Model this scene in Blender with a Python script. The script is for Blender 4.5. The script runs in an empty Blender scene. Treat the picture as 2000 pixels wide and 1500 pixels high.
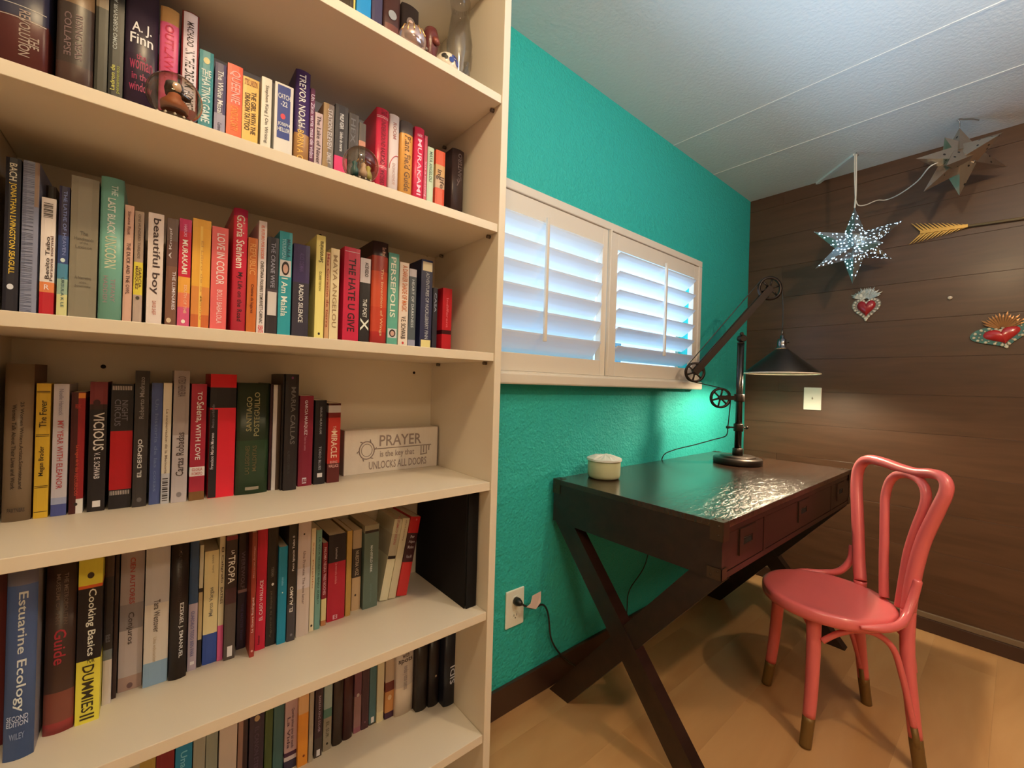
import bpy, bmesh, math, random
from mathutils import Vector, Matrix
random.seed(7)
SC = bpy.context.scene
COL = SC.collection
H = 1.1055            # eye height above the floor; building heights below are measured from the eye line
PI = math.pi
# ------------------------------------------------------------------ camera
cd = bpy.data.cameras.new('camera'); cam = bpy.data.objects.new('camera', cd); COL.objects.link(cam)
cd.sensor_width = 36.0; cd.lens = 36.0 * 832.874 / 2000.0; cd.clip_start = .02
cam.matrix_world = Matrix(((.76547, -.022615, -.643074, 0), (-.642805, .018605, -.765804, 0), (.029283, .999571, -.000295, H), (0, 0, 0, 1)))
SC.camera = cam
# ------------------------------------------------------------------ exposure, world, lights
SC.view_settings.view_transform = 'Standard'; SC.view_settings.look = 'None'
SC.view_settings.exposure = 0.0; SC.view_settings.gamma = 1.0; SC.view_settings.use_curve_mapping = False
SC.cycles.use_denoising = True
SC.cycles.max_bounces = 10; SC.cycles.diffuse_bounces = 6; SC.cycles.glossy_bounces = 4; SC.cycles.transmission_bounces = 8
SC.cycles.sample_clamp_indirect = 8.0; SC.cycles.caustics_reflective = False; SC.cycles.caustics_refractive = False
wd = bpy.data.worlds.new('sky'); SC.world = wd; wd.use_nodes = True
bg = wd.node_tree.nodes['Background']; bg.inputs[0].default_value = (.42, .72, 1.0, 1); bg.inputs[1].default_value = 3.0
def lamp(name, kind, loc, power, color, size=.1, aim=None, sizey=None, spot=None):
    l = bpy.data.lights.new(name, kind); l.energy = power; l.color = color
    if kind == 'AREA':
        l.shape = 'RECTANGLE'; l.size = size; l.size_y = sizey or size
    else:
        l.shadow_soft_size = size
    if spot: l.spot_size = spot; l.spot_blend = .4
    o = bpy.data.objects.new(name, l); COL.objects.link(o); o.location = (loc[0], loc[1], loc[2] + H)
    if aim is not None:
        d = Vector(aim) - Vector(loc); o.rotation_euler = d.to_track_quat('-Z', 'Y').to_euler()
    return o
WARM = (1.0, .70, .42)
lamp('ceiling_lamp_light', 'POINT', (1.25, -.48, 1.05), 34, (1.0, .72, .40), .035)
lamp('shelf_side_lamp_light', 'POINT', (.05, .10, 1.08), 23, (1.0, .72, .40), .05)
lamp('room_lamp_light', 'AREA', (-.4, -1.8, 1.10), 25, (1.0, .73, .42), .5, (-.4, -1.8, 0), .5)
lamp('ceiling_fill_light', 'AREA', (1.1, -.40, .62), 11, (.50, .75, 1.0), 1.0, (1.12, -.2, 1.18), .8)  # added fill with no fixture, aimed up to brighten the ceiling in cool tones
lamp('window_bounce_light', 'AREA', (1.4, 1.80, -.70), 150, (.48, .74, 1.0), 2.4, (1.4, 1.1, .33), 1.0)
# ------------------------------------------------------------------ helpers
def s2l(c):
    c = c / 255.0
    return c / 12.92 if c <= .04045 else ((c + .055) / 1.055) ** 2.4
ILL = (1.0, .86, .64)
def seen(rgb, ill=ILL):
    return tuple(min(.88, max(.002, s2l(c) / i)) for c, i in zip(rgb, ill))
MATS = {}
def mat(key, color, rough=.5, metal=0.0, spec=.5, coat=0.0, emit=None, estr=0, bump=None, vary=None, trans=0, sss=0):
    if key in MATS: return MATS[key]
    m = bpy.data.materials.new(key); m.use_nodes = True; nt = m.node_tree; p = nt.nodes['Principled BSDF']
    p.inputs['Base Color'].default_value = (*color, 1); p.inputs['Roughness'].default_value = rough
    p.inputs['Metallic'].default_value = metal; p.inputs['Specular IOR Level'].default_value = spec
    p.inputs['Coat Weight'].default_value = coat; p.inputs['Coat Roughness'].default_value = .12
    p.inputs['Transmission Weight'].default_value = trans
    if sss: p.inputs['Subsurface Weight'].default_value = sss; p.inputs['Subsurface Radius'].default_value = (.02, .015, .01)
    if emit: p.inputs['Emission Color'].default_value = (*emit, 1); p.inputs['Emission Strength'].default_value = estr
    if bump or vary:
        tc = nt.nodes.new('ShaderNodeTexCoord')
    if vary:       # (scale, amount) : gentle tone variation
        n = nt.nodes.new('ShaderNodeTexNoise'); n.inputs['Scale'].default_value = vary[0]; n.inputs['Detail'].default_value = 4
        mp = nt.nodes.new('ShaderNodeMapping'); mp.inputs['Scale'].default_value = vary[2] if len(vary) > 2 else (1, 1, 1)
        nt.links.new(tc.outputs['Object'], mp.inputs[0]); nt.links.new(mp.outputs[0], n.inputs['Vector'])
        mx = nt.nodes.new('ShaderNodeMix'); mx.data_type = 'RGBA'; a = vary[1]
        mx.inputs[6].default_value = (*[c * (1 - a) for c in color], 1); mx.inputs[7].default_value = (*[min(1, c * (1 + a)) for c in color], 1)
        nt.links.new(n.outputs[0], mx.inputs[0]); nt.links.new(mx.outputs[2], p.inputs['Base Color'])
    if bump:       # (scale, strength, detail)
        n = nt.nodes.new('ShaderNodeTexNoise'); n.inputs['Scale'].default_value = bump[0]; n.inputs['Detail'].default_value = bump[2]
        b = nt.nodes.new('ShaderNodeBump'); b.inputs['Strength'].default_value = bump[1]; b.inputs['Distance'].default_value = .004
        nt.links.new(tc.outputs['Object'], n.inputs['Vector']); nt.links.new(n.outputs[0], b.inputs['Height']); nt.links.new(b.outputs[0], p.inputs['Normal'])
    MATS[key] = m
    return m
class MB:
    """collects shapes and links them as one mesh object"""
    def __init__(s): s.bm = bmesh.new()
    def box(s, x0, x1, y0, y1, z0, z1, mi=0, bev=0):
        r = bmesh.ops.create_cube(s.bm, size=1.0)
        vs = r['verts']
        for v in vs:
            v.co = Vector((x0 + (v.co.x + .5) * (x1 - x0), y0 + (v.co.y + .5) * (y1 - y0), z0 + (v.co.z + .5) * (z1 - z0)))
        fs = set(f for v in vs for f in v.link_faces)
        for f in fs: f.material_index = mi
        if bev:
            es = list(set(e for v in vs for e in v.link_edges))
            bmesh.ops.bevel(s.bm, geom=es, offset=bev, segments=2, profile=.5, affect='EDGES')
        return s
    def obox(s, c, ax, ay, az, hx, hy, hz, mi=0):
        """box about c with unit axes ax, ay, az and half sizes"""
        c = Vector(c); ax = Vector(ax); ay = Vector(ay); az = Vector(az); v = []
        for k in (-1, 1):
            for j in (-1, 1):
                for i in (-1, 1): v.append(s.bm.verts.new(c + ax * hx * i + ay * hy * j + az * hz * k))
        for q in ((0, 2, 3, 1), (4, 5, 7, 6), (0, 1, 5, 4), (2, 6, 7, 3), (0, 4, 6, 2), (1, 3, 7, 5)):
            f = s.bm.faces.new([v[i] for i in q]); f.material_index = mi
        return s
    def tube(s, pts, r, n=10, mi=0, cap=True, flat=None):
        pts = [Vector(p) for p in pts]; m = len(pts)
        rr = r if isinstance(r, (list, tuple)) else [r] * m
        rings = []; up = None
        for i, p in enumerate(pts):
            t = (pts[min(i + 1, m - 1)] - pts[max(i - 1, 0)]).normalized()
            if up is None:
                up = Vector((0, 0, 1)) if abs(t.z) < .9 else Vector((1, 0, 0))
            a = t.cross(up)
            if a.length < 1e-5: a = t.cross(Vector((0, 1, 0)))
            a.normalize(); b = a.cross(t).normalized(); up = b
            rings.append([s.bm.verts.new(p + (a * math.cos(q * 2 * PI / n) + b * math.sin(q * 2 * PI / n)) * rr[i]) for q in range(n)])
        for i in range(m - 1):
            for q in range(n):
                f = s.bm.faces.new((rings[i][q], rings[i][(q + 1) % n], rings[i + 1][(q + 1) % n], rings[i + 1][q])); f.material_index = mi; f.smooth = True
        if cap:
            for g in (rings[0][::-1], rings[-1]):
                f = s.bm.faces.new(g); f.material_index = mi
        return s
    def lathe(s, prof, c=(0, 0, 0), n=24, axis=None, mi=0, cap=True):
        """prof: (radius, height) list turned about axis (default z) through c"""
        c = Vector(c); az = Vector(axis).normalized() if axis else Vector((0, 0, 1))
        ax = az.orthogonal().normalized(); ay = az.cross(ax); rings = []
        for r, h in prof:
            if r < 1e-6: rings.append([s.bm.verts.new(c + az * h)])
            else: rings.append([s.bm.verts.new(c + az * h + (ax * math.cos(q * 2 * PI / n) + ay * math.sin(q * 2 * PI / n)) * r) for q in range(n)])
        for i in range(len(rings) - 1):
            A, B = rings[i], rings[i + 1]
            for q in range(n):
                q2 = (q + 1) % n
                if len(A) == 1 and len(B) == 1: continue
                if len(A) == 1: vs = (A[0], B[q2], B[q])
                elif len(B) == 1: vs = (A[q], A[q2], B[0])
                else: vs = (A[q], A[q2], B[q2], B[q])
                f = s.bm.faces.new(vs); f.smooth = True; f.material_index = mi
        if cap:
            if len(rings[0]) > 1: s.bm.faces.new(rings[0][::-1]).material_index = mi
            if len(rings[-1]) > 1: s.bm.faces.new(rings[-1]).material_index = mi
        return s
    def poly(s, pts, mi=0):
        f = s.bm.faces.new([s.bm.verts.new(Vector(p)) for p in pts]); f.material_index = mi
        return s
    def prism(s, pts, d, mi=0):
        """closed outline swept by vector d"""
        d = Vector(d); A = [s.bm.verts.new(Vector(p)) for p in pts]; B = [s.bm.verts.new(Vector(p) + d) for p in pts]
        n = len(A)
        s.bm.faces.new(A[::-1]).material_index = mi; s.bm.faces.new(B).material_index = mi
        for i in range(n): s.bm.faces.new((A[i], A[(i + 1) % n], B[(i + 1) % n], B[i])).material_index = mi
        return s
    def build(s, name, mats, parent=None, kind=None, base=None, smooth=False, keep=False):
        bmesh.ops.recalc_face_normals(s.bm, faces=s.bm.faces[:])
        me = bpy.data.meshes.new(name); s.bm.to_mesh(me); s.bm.free()
        for m in (mats if isinstance(mats, (list, tuple)) else [mats]): me.materials.append(m)
        if smooth:
            for p in me.polygons: p.use_smooth = True
        return link(name, me, parent, kind, base)
def link(name, me, parent=None, kind=None, base=None):
    o = bpy.data.objects.new(name, me); COL.objects.link(o)
    if parent is not None:
        o.parent = parent
        b = WB.get(parent.name)
        if b is not None and not LOCAL[0]: me.transform(Matrix.Translation(-b)); WB[o.name] = b
    else:
        b = Vector(base) if base else Vector((0, 0, -H))
        me.transform(Matrix.Translation(-b)); o.location = (b.x, b.y, b.z + H); WB[o.name] = b
    if kind: o['kind'] = kind
    return o
WB = {}       # world base of each thing, so that parts can be written in room coordinates
LOCAL = [False]
def thing(name, label, cat, base, group=None):
    o = bpy.data.objects.new(name, None); COL.objects.link(o); o.empty_display_size = .02
    o.location = (base[0], base[1], base[2] + H); WB[o.name] = Vector(base)
    o['label'] = label; o['category'] = cat
    if group: o['group'] = group
    return o
def tag(o, label, cat, group=None):
    o['label'] = label; o['category'] = cat
    if group: o['group'] = group
    return o
TXT = {}
def text_mesh(body):
    """flat letter mesh, verts scaled to the unit square"""
    if body in TXT: return TXT[body]
    c = bpy.data.curves.new('lettering', 'FONT'); c.body = body; c.resolution_u = 2; c.offset = .012
    o = bpy.data.objects.new('lettering', c); COL.objects.link(o)
    dg = bpy.context.evaluated_depsgraph_get(); me = bpy.data.meshes.new_from_object(o.evaluated_get(dg))
    vs = [tuple(v.co) for v in me.vertices]; fs = [tuple(p.vertices) for p in me.polygons]
    bpy.data.objects.remove(o); bpy.data.curves.remove(c); bpy.data.meshes.remove(me)
    x0 = min(v[0] for v in vs); x1 = max(v[0] for v in vs); y0 = min(v[1] for v in vs); y1 = max(v[1] for v in vs)
    TXT[body] = ([((v[0] - x0) / (x1 - x0), (v[1] - y0) / (y1 - y0)) for v in vs], fs, (x1 - x0) / (y1 - y0))
    return TXT[body]
def text_obj(name, body, fn, m, parent):
    """fn maps the unit square of the text to a point"""
    vs, fs, asp = text_mesh(body)
    me = bpy.data.meshes.new(name); me.from_pydata([fn(u, v) for u, v in vs], [], fs); me.materials.append(m)
    return link(name, me, parent)
def catmull(P, k=6):
    P = [Vector(p) for p in P]; out = []
    for i in range(len(P) - 1):
        p0 = P[max(i - 1, 0)]; p1 = P[i]; p2 = P[i + 1]; p3 = P[min(i + 2, len(P) - 1)]
        for j in range(k):
            t = j / k
            out.append(.5 * ((2 * p1) + (p2 - p0) * t + (2 * p0 - 5 * p1 + 4 * p2 - p3) * t * t + (3 * p1 - p0 - 3 * p2 + p3) * t ** 3))
    out.append(P[-1])
    return out
# ------------------------------------------------------------------ room materials
m_white = mat('white_melamine', (.72, .67, .58), .42, vary=(6, .02))
m_trim = mat('white_trim_paint', (.72, .67, .60), .4)
m_slat = mat('white_shutter_slat', (.84, .86, .88), .45)
def translucent_slat():
    nt = m_slat.node_tree; p = nt.nodes['Principled BSDF']; o = nt.nodes['Material Output']
    t = nt.nodes.new('ShaderNodeBsdfTranslucent'); t.inputs[0].default_value = (.86, .93, 1.0, 1)
    mx = nt.nodes.new('ShaderNodeMixShader'); mx.inputs[0].default_value = .30
    nt.links.new(p.outputs[0], mx.inputs[1]); nt.links.new(t.outputs[0], mx.inputs[2]); nt.links.new(mx.outputs[0], o.inputs[0])
translucent_slat()      # thin moulded slats let daylight glow through
m_ceil = mat('ceiling_paint', (.70, .72, .72), .8, bump=(90, .35, 3))
m_plain = mat('plain_wall_paint', (.55, .50, .44), .8)
def teal_material():
    m = mat('teal_stucco', (.030, .45, .43), .62, spec=.3); nt = m.node_tree; p = nt.nodes['Principled BSDF']
    tc = nt.nodes.new('ShaderNodeTexCoord')
    n = nt.nodes.new('ShaderNodeTexNoise'); n.inputs['Scale'].default_value = 55; n.inputs['Detail'].default_value = 5
    n2 = nt.nodes.new('ShaderNodeTexVoronoi'); n2.inputs['Scale'].default_value = 120
    ad = nt.nodes.new('ShaderNodeMath'); ad.operation = 'MULTIPLY_ADD'; ad.inputs[1].default_value = .35
    b = nt.nodes.new('ShaderNodeBump'); b.inputs['Strength'].default_value = .8; b.inputs['Distance'].default_value = .006
    for q in (n, n2): nt.links.new(tc.outputs['Object'], q.inputs['Vector'])
    nt.links.new(n2.outputs['Distance'], ad.inputs[0]); nt.links.new(n.outputs[0], ad.inputs[2]); nt.links.new(ad.outputs[0], b.inputs['Height'])
    nt.links.new(b.outputs[0], p.inputs['Normal'])
    return m
m_teal = teal_material()
def wood_material(key, c1, c2, scale, rough, coat=0.0, stretch=(1, .12, 3), rand=.25, bump=.15):
    m = bpy.data.materials.new(key); m.use_nodes = True; nt = m.node_tree; p = nt.nodes['Principled BSDF']
    p.inputs['Roughness'].default_value = rough; p.inputs['Coat Weight'].default_value = coat; p.inputs['Coat Roughness'].default_value = .2
    tc = nt.nodes.new('ShaderNodeTexCoord'); oi = nt.nodes.new('ShaderNodeObjectInfo')
    mp = nt.nodes.new('ShaderNodeMapping'); mp.inputs['Scale'].default_value = stretch
    ad = nt.nodes.new('ShaderNodeVectorMath'); ad.operation = 'ADD'
    mu = nt.nodes.new('ShaderNodeMath'); mu.operation = 'MULTIPLY'; mu.inputs[1].default_value = 37
    nt.links.new(oi.outputs['Random'], mu.inputs[0]); nt.links.new(tc.outputs['Object'], ad.inputs[0]); nt.links.new(mu.outputs[0], ad.inputs[1])
    nt.links.new(ad.outputs[0], mp.inputs[0])
    n = nt.nodes.new('ShaderNodeTexNoise'); n.inputs['Scale'].default_value = scale; n.inputs['Detail'].default_value = 6; n.inputs['Distortion'].default_value = .6
    nt.links.new(mp.outputs[0], n.inputs['Vector'])
    cr = nt.nodes.new('ShaderNodeValToRGB'); cr.color_ramp.elements[0].position = .3; cr.color_ramp.elements[1].position = .72
    cr.color_ramp.elements[0].color = (*c1, 1); cr.color_ramp.elements[1].color = (*c2, 1)
    nt.links.new(n.outputs[0], cr.inputs[0])
    hs = nt.nodes.new('ShaderNodeHueSaturation'); mr = nt.nodes.new('ShaderNodeMapRange'); mr.inputs[3].default_value = 1 - rand; mr.inputs[4].default_value = 1 + rand
    nt.links.new(oi.outputs['Random'], mr.inputs[0]); nt.links.new(mr.outputs[0], hs.inputs['Value']); nt.links.new(cr.outputs[0], hs.inputs['Color'])
    nt.links.new(hs.outputs[0], p.inputs['Base Color'])
    b = nt.nodes.new('ShaderNodeBump'); b.inputs['Strength'].default_value = bump; b.inputs['Distance'].default_value = .003
    nt.links.new(n.outputs[0], b.inputs['Height']); nt.links.new(b.outputs[0], p.inputs['Normal'])
    MATS[key] = m
    return m
m_plank = wood_material('brown_wall_plank', (.066, .030, .015), (.098, .046, .024), 9, .40, .15, (3, .35, 3.2), .07, .1)
m_board = wood_material('maple_floor_board', (.48, .25, .10), (.64, .37, .17), 2.6, .38, .1, (.6, 2.0, 1), .05, .02)
m_base = mat('dark_baseboard', (.045, .020, .013), .4)
m_basel = mat('worn_baseboard_edge', (.16, .11, .07), .5)
m_black = mat('black_plastic', (.012, .012, .013), .35)
m_dark = mat('dark_gap', (.01, .008, .007), .8)
# ================================================================== the room
XW, YW, ZC, ZF = 2.82, 1.10, 1.179, -H
XL, YB = -1.9, -3.0
# floor slab and boards
fl = MB().box(XL, XW + .1, YB, YW + .1, ZF - .06, ZF - .012).build('floor', m_dark, kind='structure')
y = YB; row = 0
while y < YW:
    w = min(.19, YW - y); x = XL - ((row * .47) % 1.2)
    while x < XW:
        a, b2 = max(x, XL), min(x + 1.2, XW)
        if b2 - a > .02:
            MB().box(a + .0001, b2 - .0001, y + .0001, y + w - .0001, ZF - .012, ZF).build('floor_board', m_board, fl)
        x += 1.2
    y += .19; row += 1
# ceiling with two batten seams
ce = MB().box(XL, XW + .1, YB, YW + .12, ZC, ZC + .06).build('ceiling', m_ceil, kind='structure')
for x in (1.905, 2.323, .7, -.5): MB().box(x - .006, x + .006, YB, YW, ZC - .0022, ZC, bev=.0008).build('seam_strip', m_ceil, ce)
# teal wall with the window hole
OX0, OX1, OZ0, OZ1 = .69, 2.10, .06, .63
wl = MB().box(XL, OX0, YW, YW + .1, ZF - .08, ZC).box(OX1, XW + .1, YW, YW + .1, ZF - .08, ZC).box(OX0, OX1, YW, YW + .1, ZF - .08, OZ0).box(OX0, OX1, YW, YW + .1, OZ1, ZC).build('wall_back', m_teal, kind='structure')
# plank wall on the right
wr = MB().box(XW + .004, XW + .1, YB, YW + .1, ZF, ZC).build('wall_right', m_base, kind='structure')
zb = -.178 - .1835 * 6; k = 0; rp = random.Random(3)
while zb < ZC:
    z0, z1 = max(zb, ZF), min(zb + .1835, ZC)
    cuts = [YB] + ([-2.1, -.15] if k % 3 == 0 else [-1.4, .915] if k % 3 == 1 else [-2.5, -.72]) + [YW]
    for a, b2 in zip(cuts[:-1], cuts[1:]):
        pr = rp.uniform(0, .0012)
        MB().box(XW - pr, XW + .004, a + .0005, b2 - .0005, z0 + .0004, z1 - .0004, bev=.0006).build('plank', m_plank, wr)
    zb += .1835; k += 1
MB().box(XL, XW + .1, YB - .1, YB, ZF, ZC).build('wall_front', m_plain, kind='structure')
MB().box(XL - .1, XL, YB - .1, YW + .1, ZF, ZC).build('wall_left', m_plain, kind='structure')
MB().box(.64, XW, YW - .014, YW, ZF, -1.012, bev=.003).build('baseboard_back', m_base, kind='structure')
br = MB().box(XW - .016, XW, YB, YW - .014, ZF, -1.045, bev=.002).build('baseboard_right', m_base, kind='structure')
MB().box(XW - .012, XW, YB, YW - .014, -1.045, -1.018, bev=.003).build('top_moulding', m_basel, br)
# ------------------------------------------------------------------ window with plantation shutters
wn = MB().box(.63, 2.15, 1.062, YW, .628, .658, bev=.003).box(.63, .66, 1.062, YW, .042, .628, bev=.003).box(2.118, 2.15, 1.062, YW, .042, .628, bev=.003).build('window_1', m_trim, kind='structure')
MB().box(.63, 2.15, 1.045, YW, .0, .038, bev=.006).box(.63, 2.13, 1.056, YW, .034, .043, bev=.002).build('window_sill', m_trim, wn)
fr = MB(); Y0, Y1 = YW + .055, YW + .085
for (a, b2, c, d) in ((OX0, OX1, OZ0, OZ0 + .03), (OX0, OX1, OZ1 - .03, OZ1), (OX0, OX0 + .03, OZ0, OZ1), (OX1 - .03, OX1, OZ0, OZ1), (1.38, 1.41, OZ0, OZ1)):
    fr.box(a, b2, Y0, Y1, c, d)
fr.build('sash_frame', m_trim, wn)
m_glass = bpy.data.materials.new('window_glass'); m_glass.use_nodes = True
def pane_glass(nt):
    nt.nodes.remove(nt.nodes['Principled BSDF']); o = nt.nodes['Material Output']
    tr = nt.nodes.new('ShaderNodeBsdfTransparent'); gl = nt.nodes.new('ShaderNodeBsdfGlossy'); gl.inputs['Roughness'].default_value = .02
    mx = nt.nodes.new('ShaderNodeMixShader'); mx.inputs[0].default_value = .05
    nt.links.new(tr.outputs[0], mx.inputs[1]); nt.links.new(gl.outputs[0], mx.inputs[2]); nt.links.new(mx.outputs[0], o.inputs[0])
pane_glass(m_glass.node_tree)
for a, b2 in ((OX0 + .03, 1.38), (1.41, OX1 - .03)): MB().box(a, b2, Y0 + .012, Y0 + .015, OZ0 + .03, OZ1 - .03).build('pane', m_glass, wn)
def shutter(x0, x1, lx0, lx1, rod, tilt):
    ya, yb2 = 1.068, 1.094; z0, z1 = .044, .626; lz0, lz1 = .104, .562
    s = MB()
    for q in ((x0, lx0, z0, z1), (lx1, x1, z0, z1), (lx0, lx1, z0, lz0), (lx0, lx1, lz1, z1)):
        s.box(q[0], q[1], ya, yb2, q[2], q[3], bev=.0015)
    so = s.build('shutter_panel', m_trim, wn)
    n = 6; p = (lz1 - lz0) / n; yc = 1.090
    for i in range(n):
        zc = lz0 + p * (i + .5); hw = .0445; c, sn = math.cos(tilt), math.sin(tilt)
        prof = []
        for t in range(12):      # elliptic slat section in the YZ plane, room edge up
            a = t * 2 * PI / 12; u, v = hw * math.cos(a), .0048 * math.sin(a)
            prof.append((lx0 + .001, yc + u * c - v * sn, zc - u * sn - v * c))
        MB().prism(prof, (lx1 - lx0 - .002, 0, 0)).build('louver', m_slat, so, smooth=False)
    MB().box(rod - .006, rod + .006, 1.044, 1.055, lz0 + .045, lz1 + .012, bev=.002).build('tilt_rod', m_trim, so)
    return so
shutter(.662, 1.376, .70, 1.345, 1.022, math.radians(52))
shutter(1.384, 2.116, 1.443, 2.078, 1.785, math.radians(38))
MB().box(1.376, 1.384, 1.052, 1.066, .044, .626, bev=.002).build('astragal_strip', m_trim, wn)
# the house next door, seen in slivers between the louvers
m_out = mat('neighbour_stucco', (.84, .76, .80), .8)
m_outg = mat('neighbour_glass', (.03, .12, .16), .1)
nb = thing('neighbour_house', 'pale pink neighbouring house wall seen in slivers through the louvers', 'house', (2.6, 5.0, ZF))
MB().box(-1, 9, 5.0, 5.3, ZF, 1.2).build('wall', m_out, nb)
for x in (2.9, 3.5, 5.2, 6.6): MB().box(x, x + .32, 4.985, 5.0, .1, .9).build('window', m_outg, nb)
MB().box(-3, 9, YW + .12, 7, ZF - .1, ZF - .04).build('ground', mat('outside_ground', (.5, .5, .48), .9), kind='structure')
# ------------------------------------------------------------------ wall plates
m_plate = mat('ivory_plate', seen((238, 226, 190)), .35)
def plate_back(x0, x1, z0, z1):
    t = thing('wall_outlet', 'ivory duplex outlet low on the teal wall beside the bookcase', 'outlet', ((x0 + x1) / 2, YW, (z0 + z1) / 2))
    MB().box(x0, x1, YW - .007, YW, z0, z1, bev=.003).build('cover_plate', m_plate, t)
    for dz in (.026, -.026):
        zc = (z0 + z1) / 2 + dz; xc = (x0 + x1) / 2
        so = MB().lathe([(.0165, 0), (.0165, .0015)], (xc, YW - .0068, zc), 16, (0, -1, 0)).build('socket', m_plate, t)
        g = MB()
        for dx in (-.006, .006): g.box(xc + dx - .001, xc + dx + .001, YW - .0088, YW - .0082, zc - .001, zc + .006)
        g.lathe([(.0022, 0), (.0022, .0008)], (xc, YW - .0082, zc - .007), 8, (0, -1, 0)).build('slot', m_dark, so)
    MB().lathe([(.003, 0), (.002, .0012)], ((x0 + x1) / 2, YW - .0072, (z0 + z1) / 2), 10, (0, -1, 0)).build('screw', m_plate, t)
plate_back(.921, 1.002, -.826, -.700)
t = thing('cable_plate', 'ivory blank wall plate on the plank wall below the lamp shade', 'wall plate', (XW, .742, -.03))
MB().box(XW - .0095, XW - .0022, .7005, .7845, -.095, .030, bev=.003).build('cover_plate', m_plate, t)
MB().lathe([(.004, 0), (.004, .002), (.002, .0025)], (XW - .0095, .742, -.03), 10, (-1, 0, 0)).build('jack', mat('grey_jack', (.3, .28, .22), .4), t)
MB().tube([(XW - .0115, .742, -.022), (XW - .0115, .742, -.038)], .0012, 6).build('jack_mark', mat('grey_jack', (.3, .28, .22), .4), t)
o = MB().lathe([(.002, 0), (.003, .004), (.0085, .006), (.0075, .010), (0, .012)], (XW, .2155, .459), 12, (-1, 0, 0)).build('wall_nail', mat('pale_nail', (.75, .65, .55), .3), base=(XW, .2155, .459))
tag(o, 'pale round nail head on the bare planks between the two hearts', 'nail')
# lamp power cord going into the outlet
cd1 = thing('power_cord', 'black cord plugged into the outlet with a white paper tag', 'cord', (.96, YW - .02, -.735))
MB().lathe([(.013, 0), (.014, .012), (.010, .022), (.005, .03)], (.961, YW - .0085, -.737), 12, (.1, -1, -.05)).build('plug', m_black, cd1)
cp = catmull([(.964, 1.066, -.739), (.985, 1.058, -.752), (1.018, 1.06, -.768), (1.06, 1.068, -.772), (1.091, 1.075, -.795), (1.110, 1.078, -.838), (1.126, 1.078, -.92), (1.176, 1.076, -.995), (1.262, 1.072, -1.073), (1.33, 1.06, -1.1015), (1.5, 1.05, -1.1015)], 6)
MB().tube(cp, .0034, 8).build('cable', m_black, cd1)
MB().prism([(.975, 1.052, -.748), (1.022, 1.054, -.770), (1.040, 1.050, -.750), (1.040, 1.050, -.712), (1.000, 1.050, -.716), (.994, 1.052, -.742)], (.0, .0008, 0)).build('paper_tag', mat('paper_tag', seen((222, 190, 165)), .6), cd1)
# ================================================================== bookcase
BI0, BI1, BF, BBK = -.185, .6137, .80, 1.093
SHZ = dict(A=.6815, B=.3770, C=.0722, D=-.2330, E=-.5392, F=-.8297)
bc = thing('bookcase', 'tall white bookcase filled with rows of books against the teal wall', 'bookcase', (.214, .95, ZF))
for a, b2 in ((BI0 - .0196, BI0), (BI1, BI1 + .0196)): MB().box(a, b2, .7965, BBK + .004, ZF, .995, bev=.0012).build('side_panel', m_white, bc)
MB().box(BI0, BI1, BBK, BBK + .004, -1.05, .975).build('back_panel', m_white, bc)
MB().box(BI0, BI1, .7965, BBK, .975, .995, bev=.001).build('top_panel', m_white, bc)
MB().box(BI0, BI1, .82, .835, ZF, -1.068).build('kick_board', m_white, bc)
m_pin = mat('shelf_pin', (.16, .13, .11), .35, .6)
for z in list(SHZ.values()) + [-1.05]:
    sh = MB().box(BI0 + .0006, BI1 - .0006, BF, BBK - .0005, z - .0196, z, bev=.0009).build('shelf', m_white, bc)
    for x in (BI1,):
        for yy in (.83, 1.05):
            sx = -1 if x > 0 else 1
            MB().lathe([(.0042, 0), (.0042, .009), (.002, .0095)], (x, yy, z - .0238), 10, (sx, 0, 0)).build('shelf_pin', m_pin, sh)
for q in ((-.0723, .0103), (.558, .0239), (.30, .345), (.588, .3605)):
    MB().lathe([(.0038, 0), (.0038, .0006)], (q[0], BBK, q[1]), 12, (0, -1, 0)).build('nail_hole', m_dark, bc)
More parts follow.
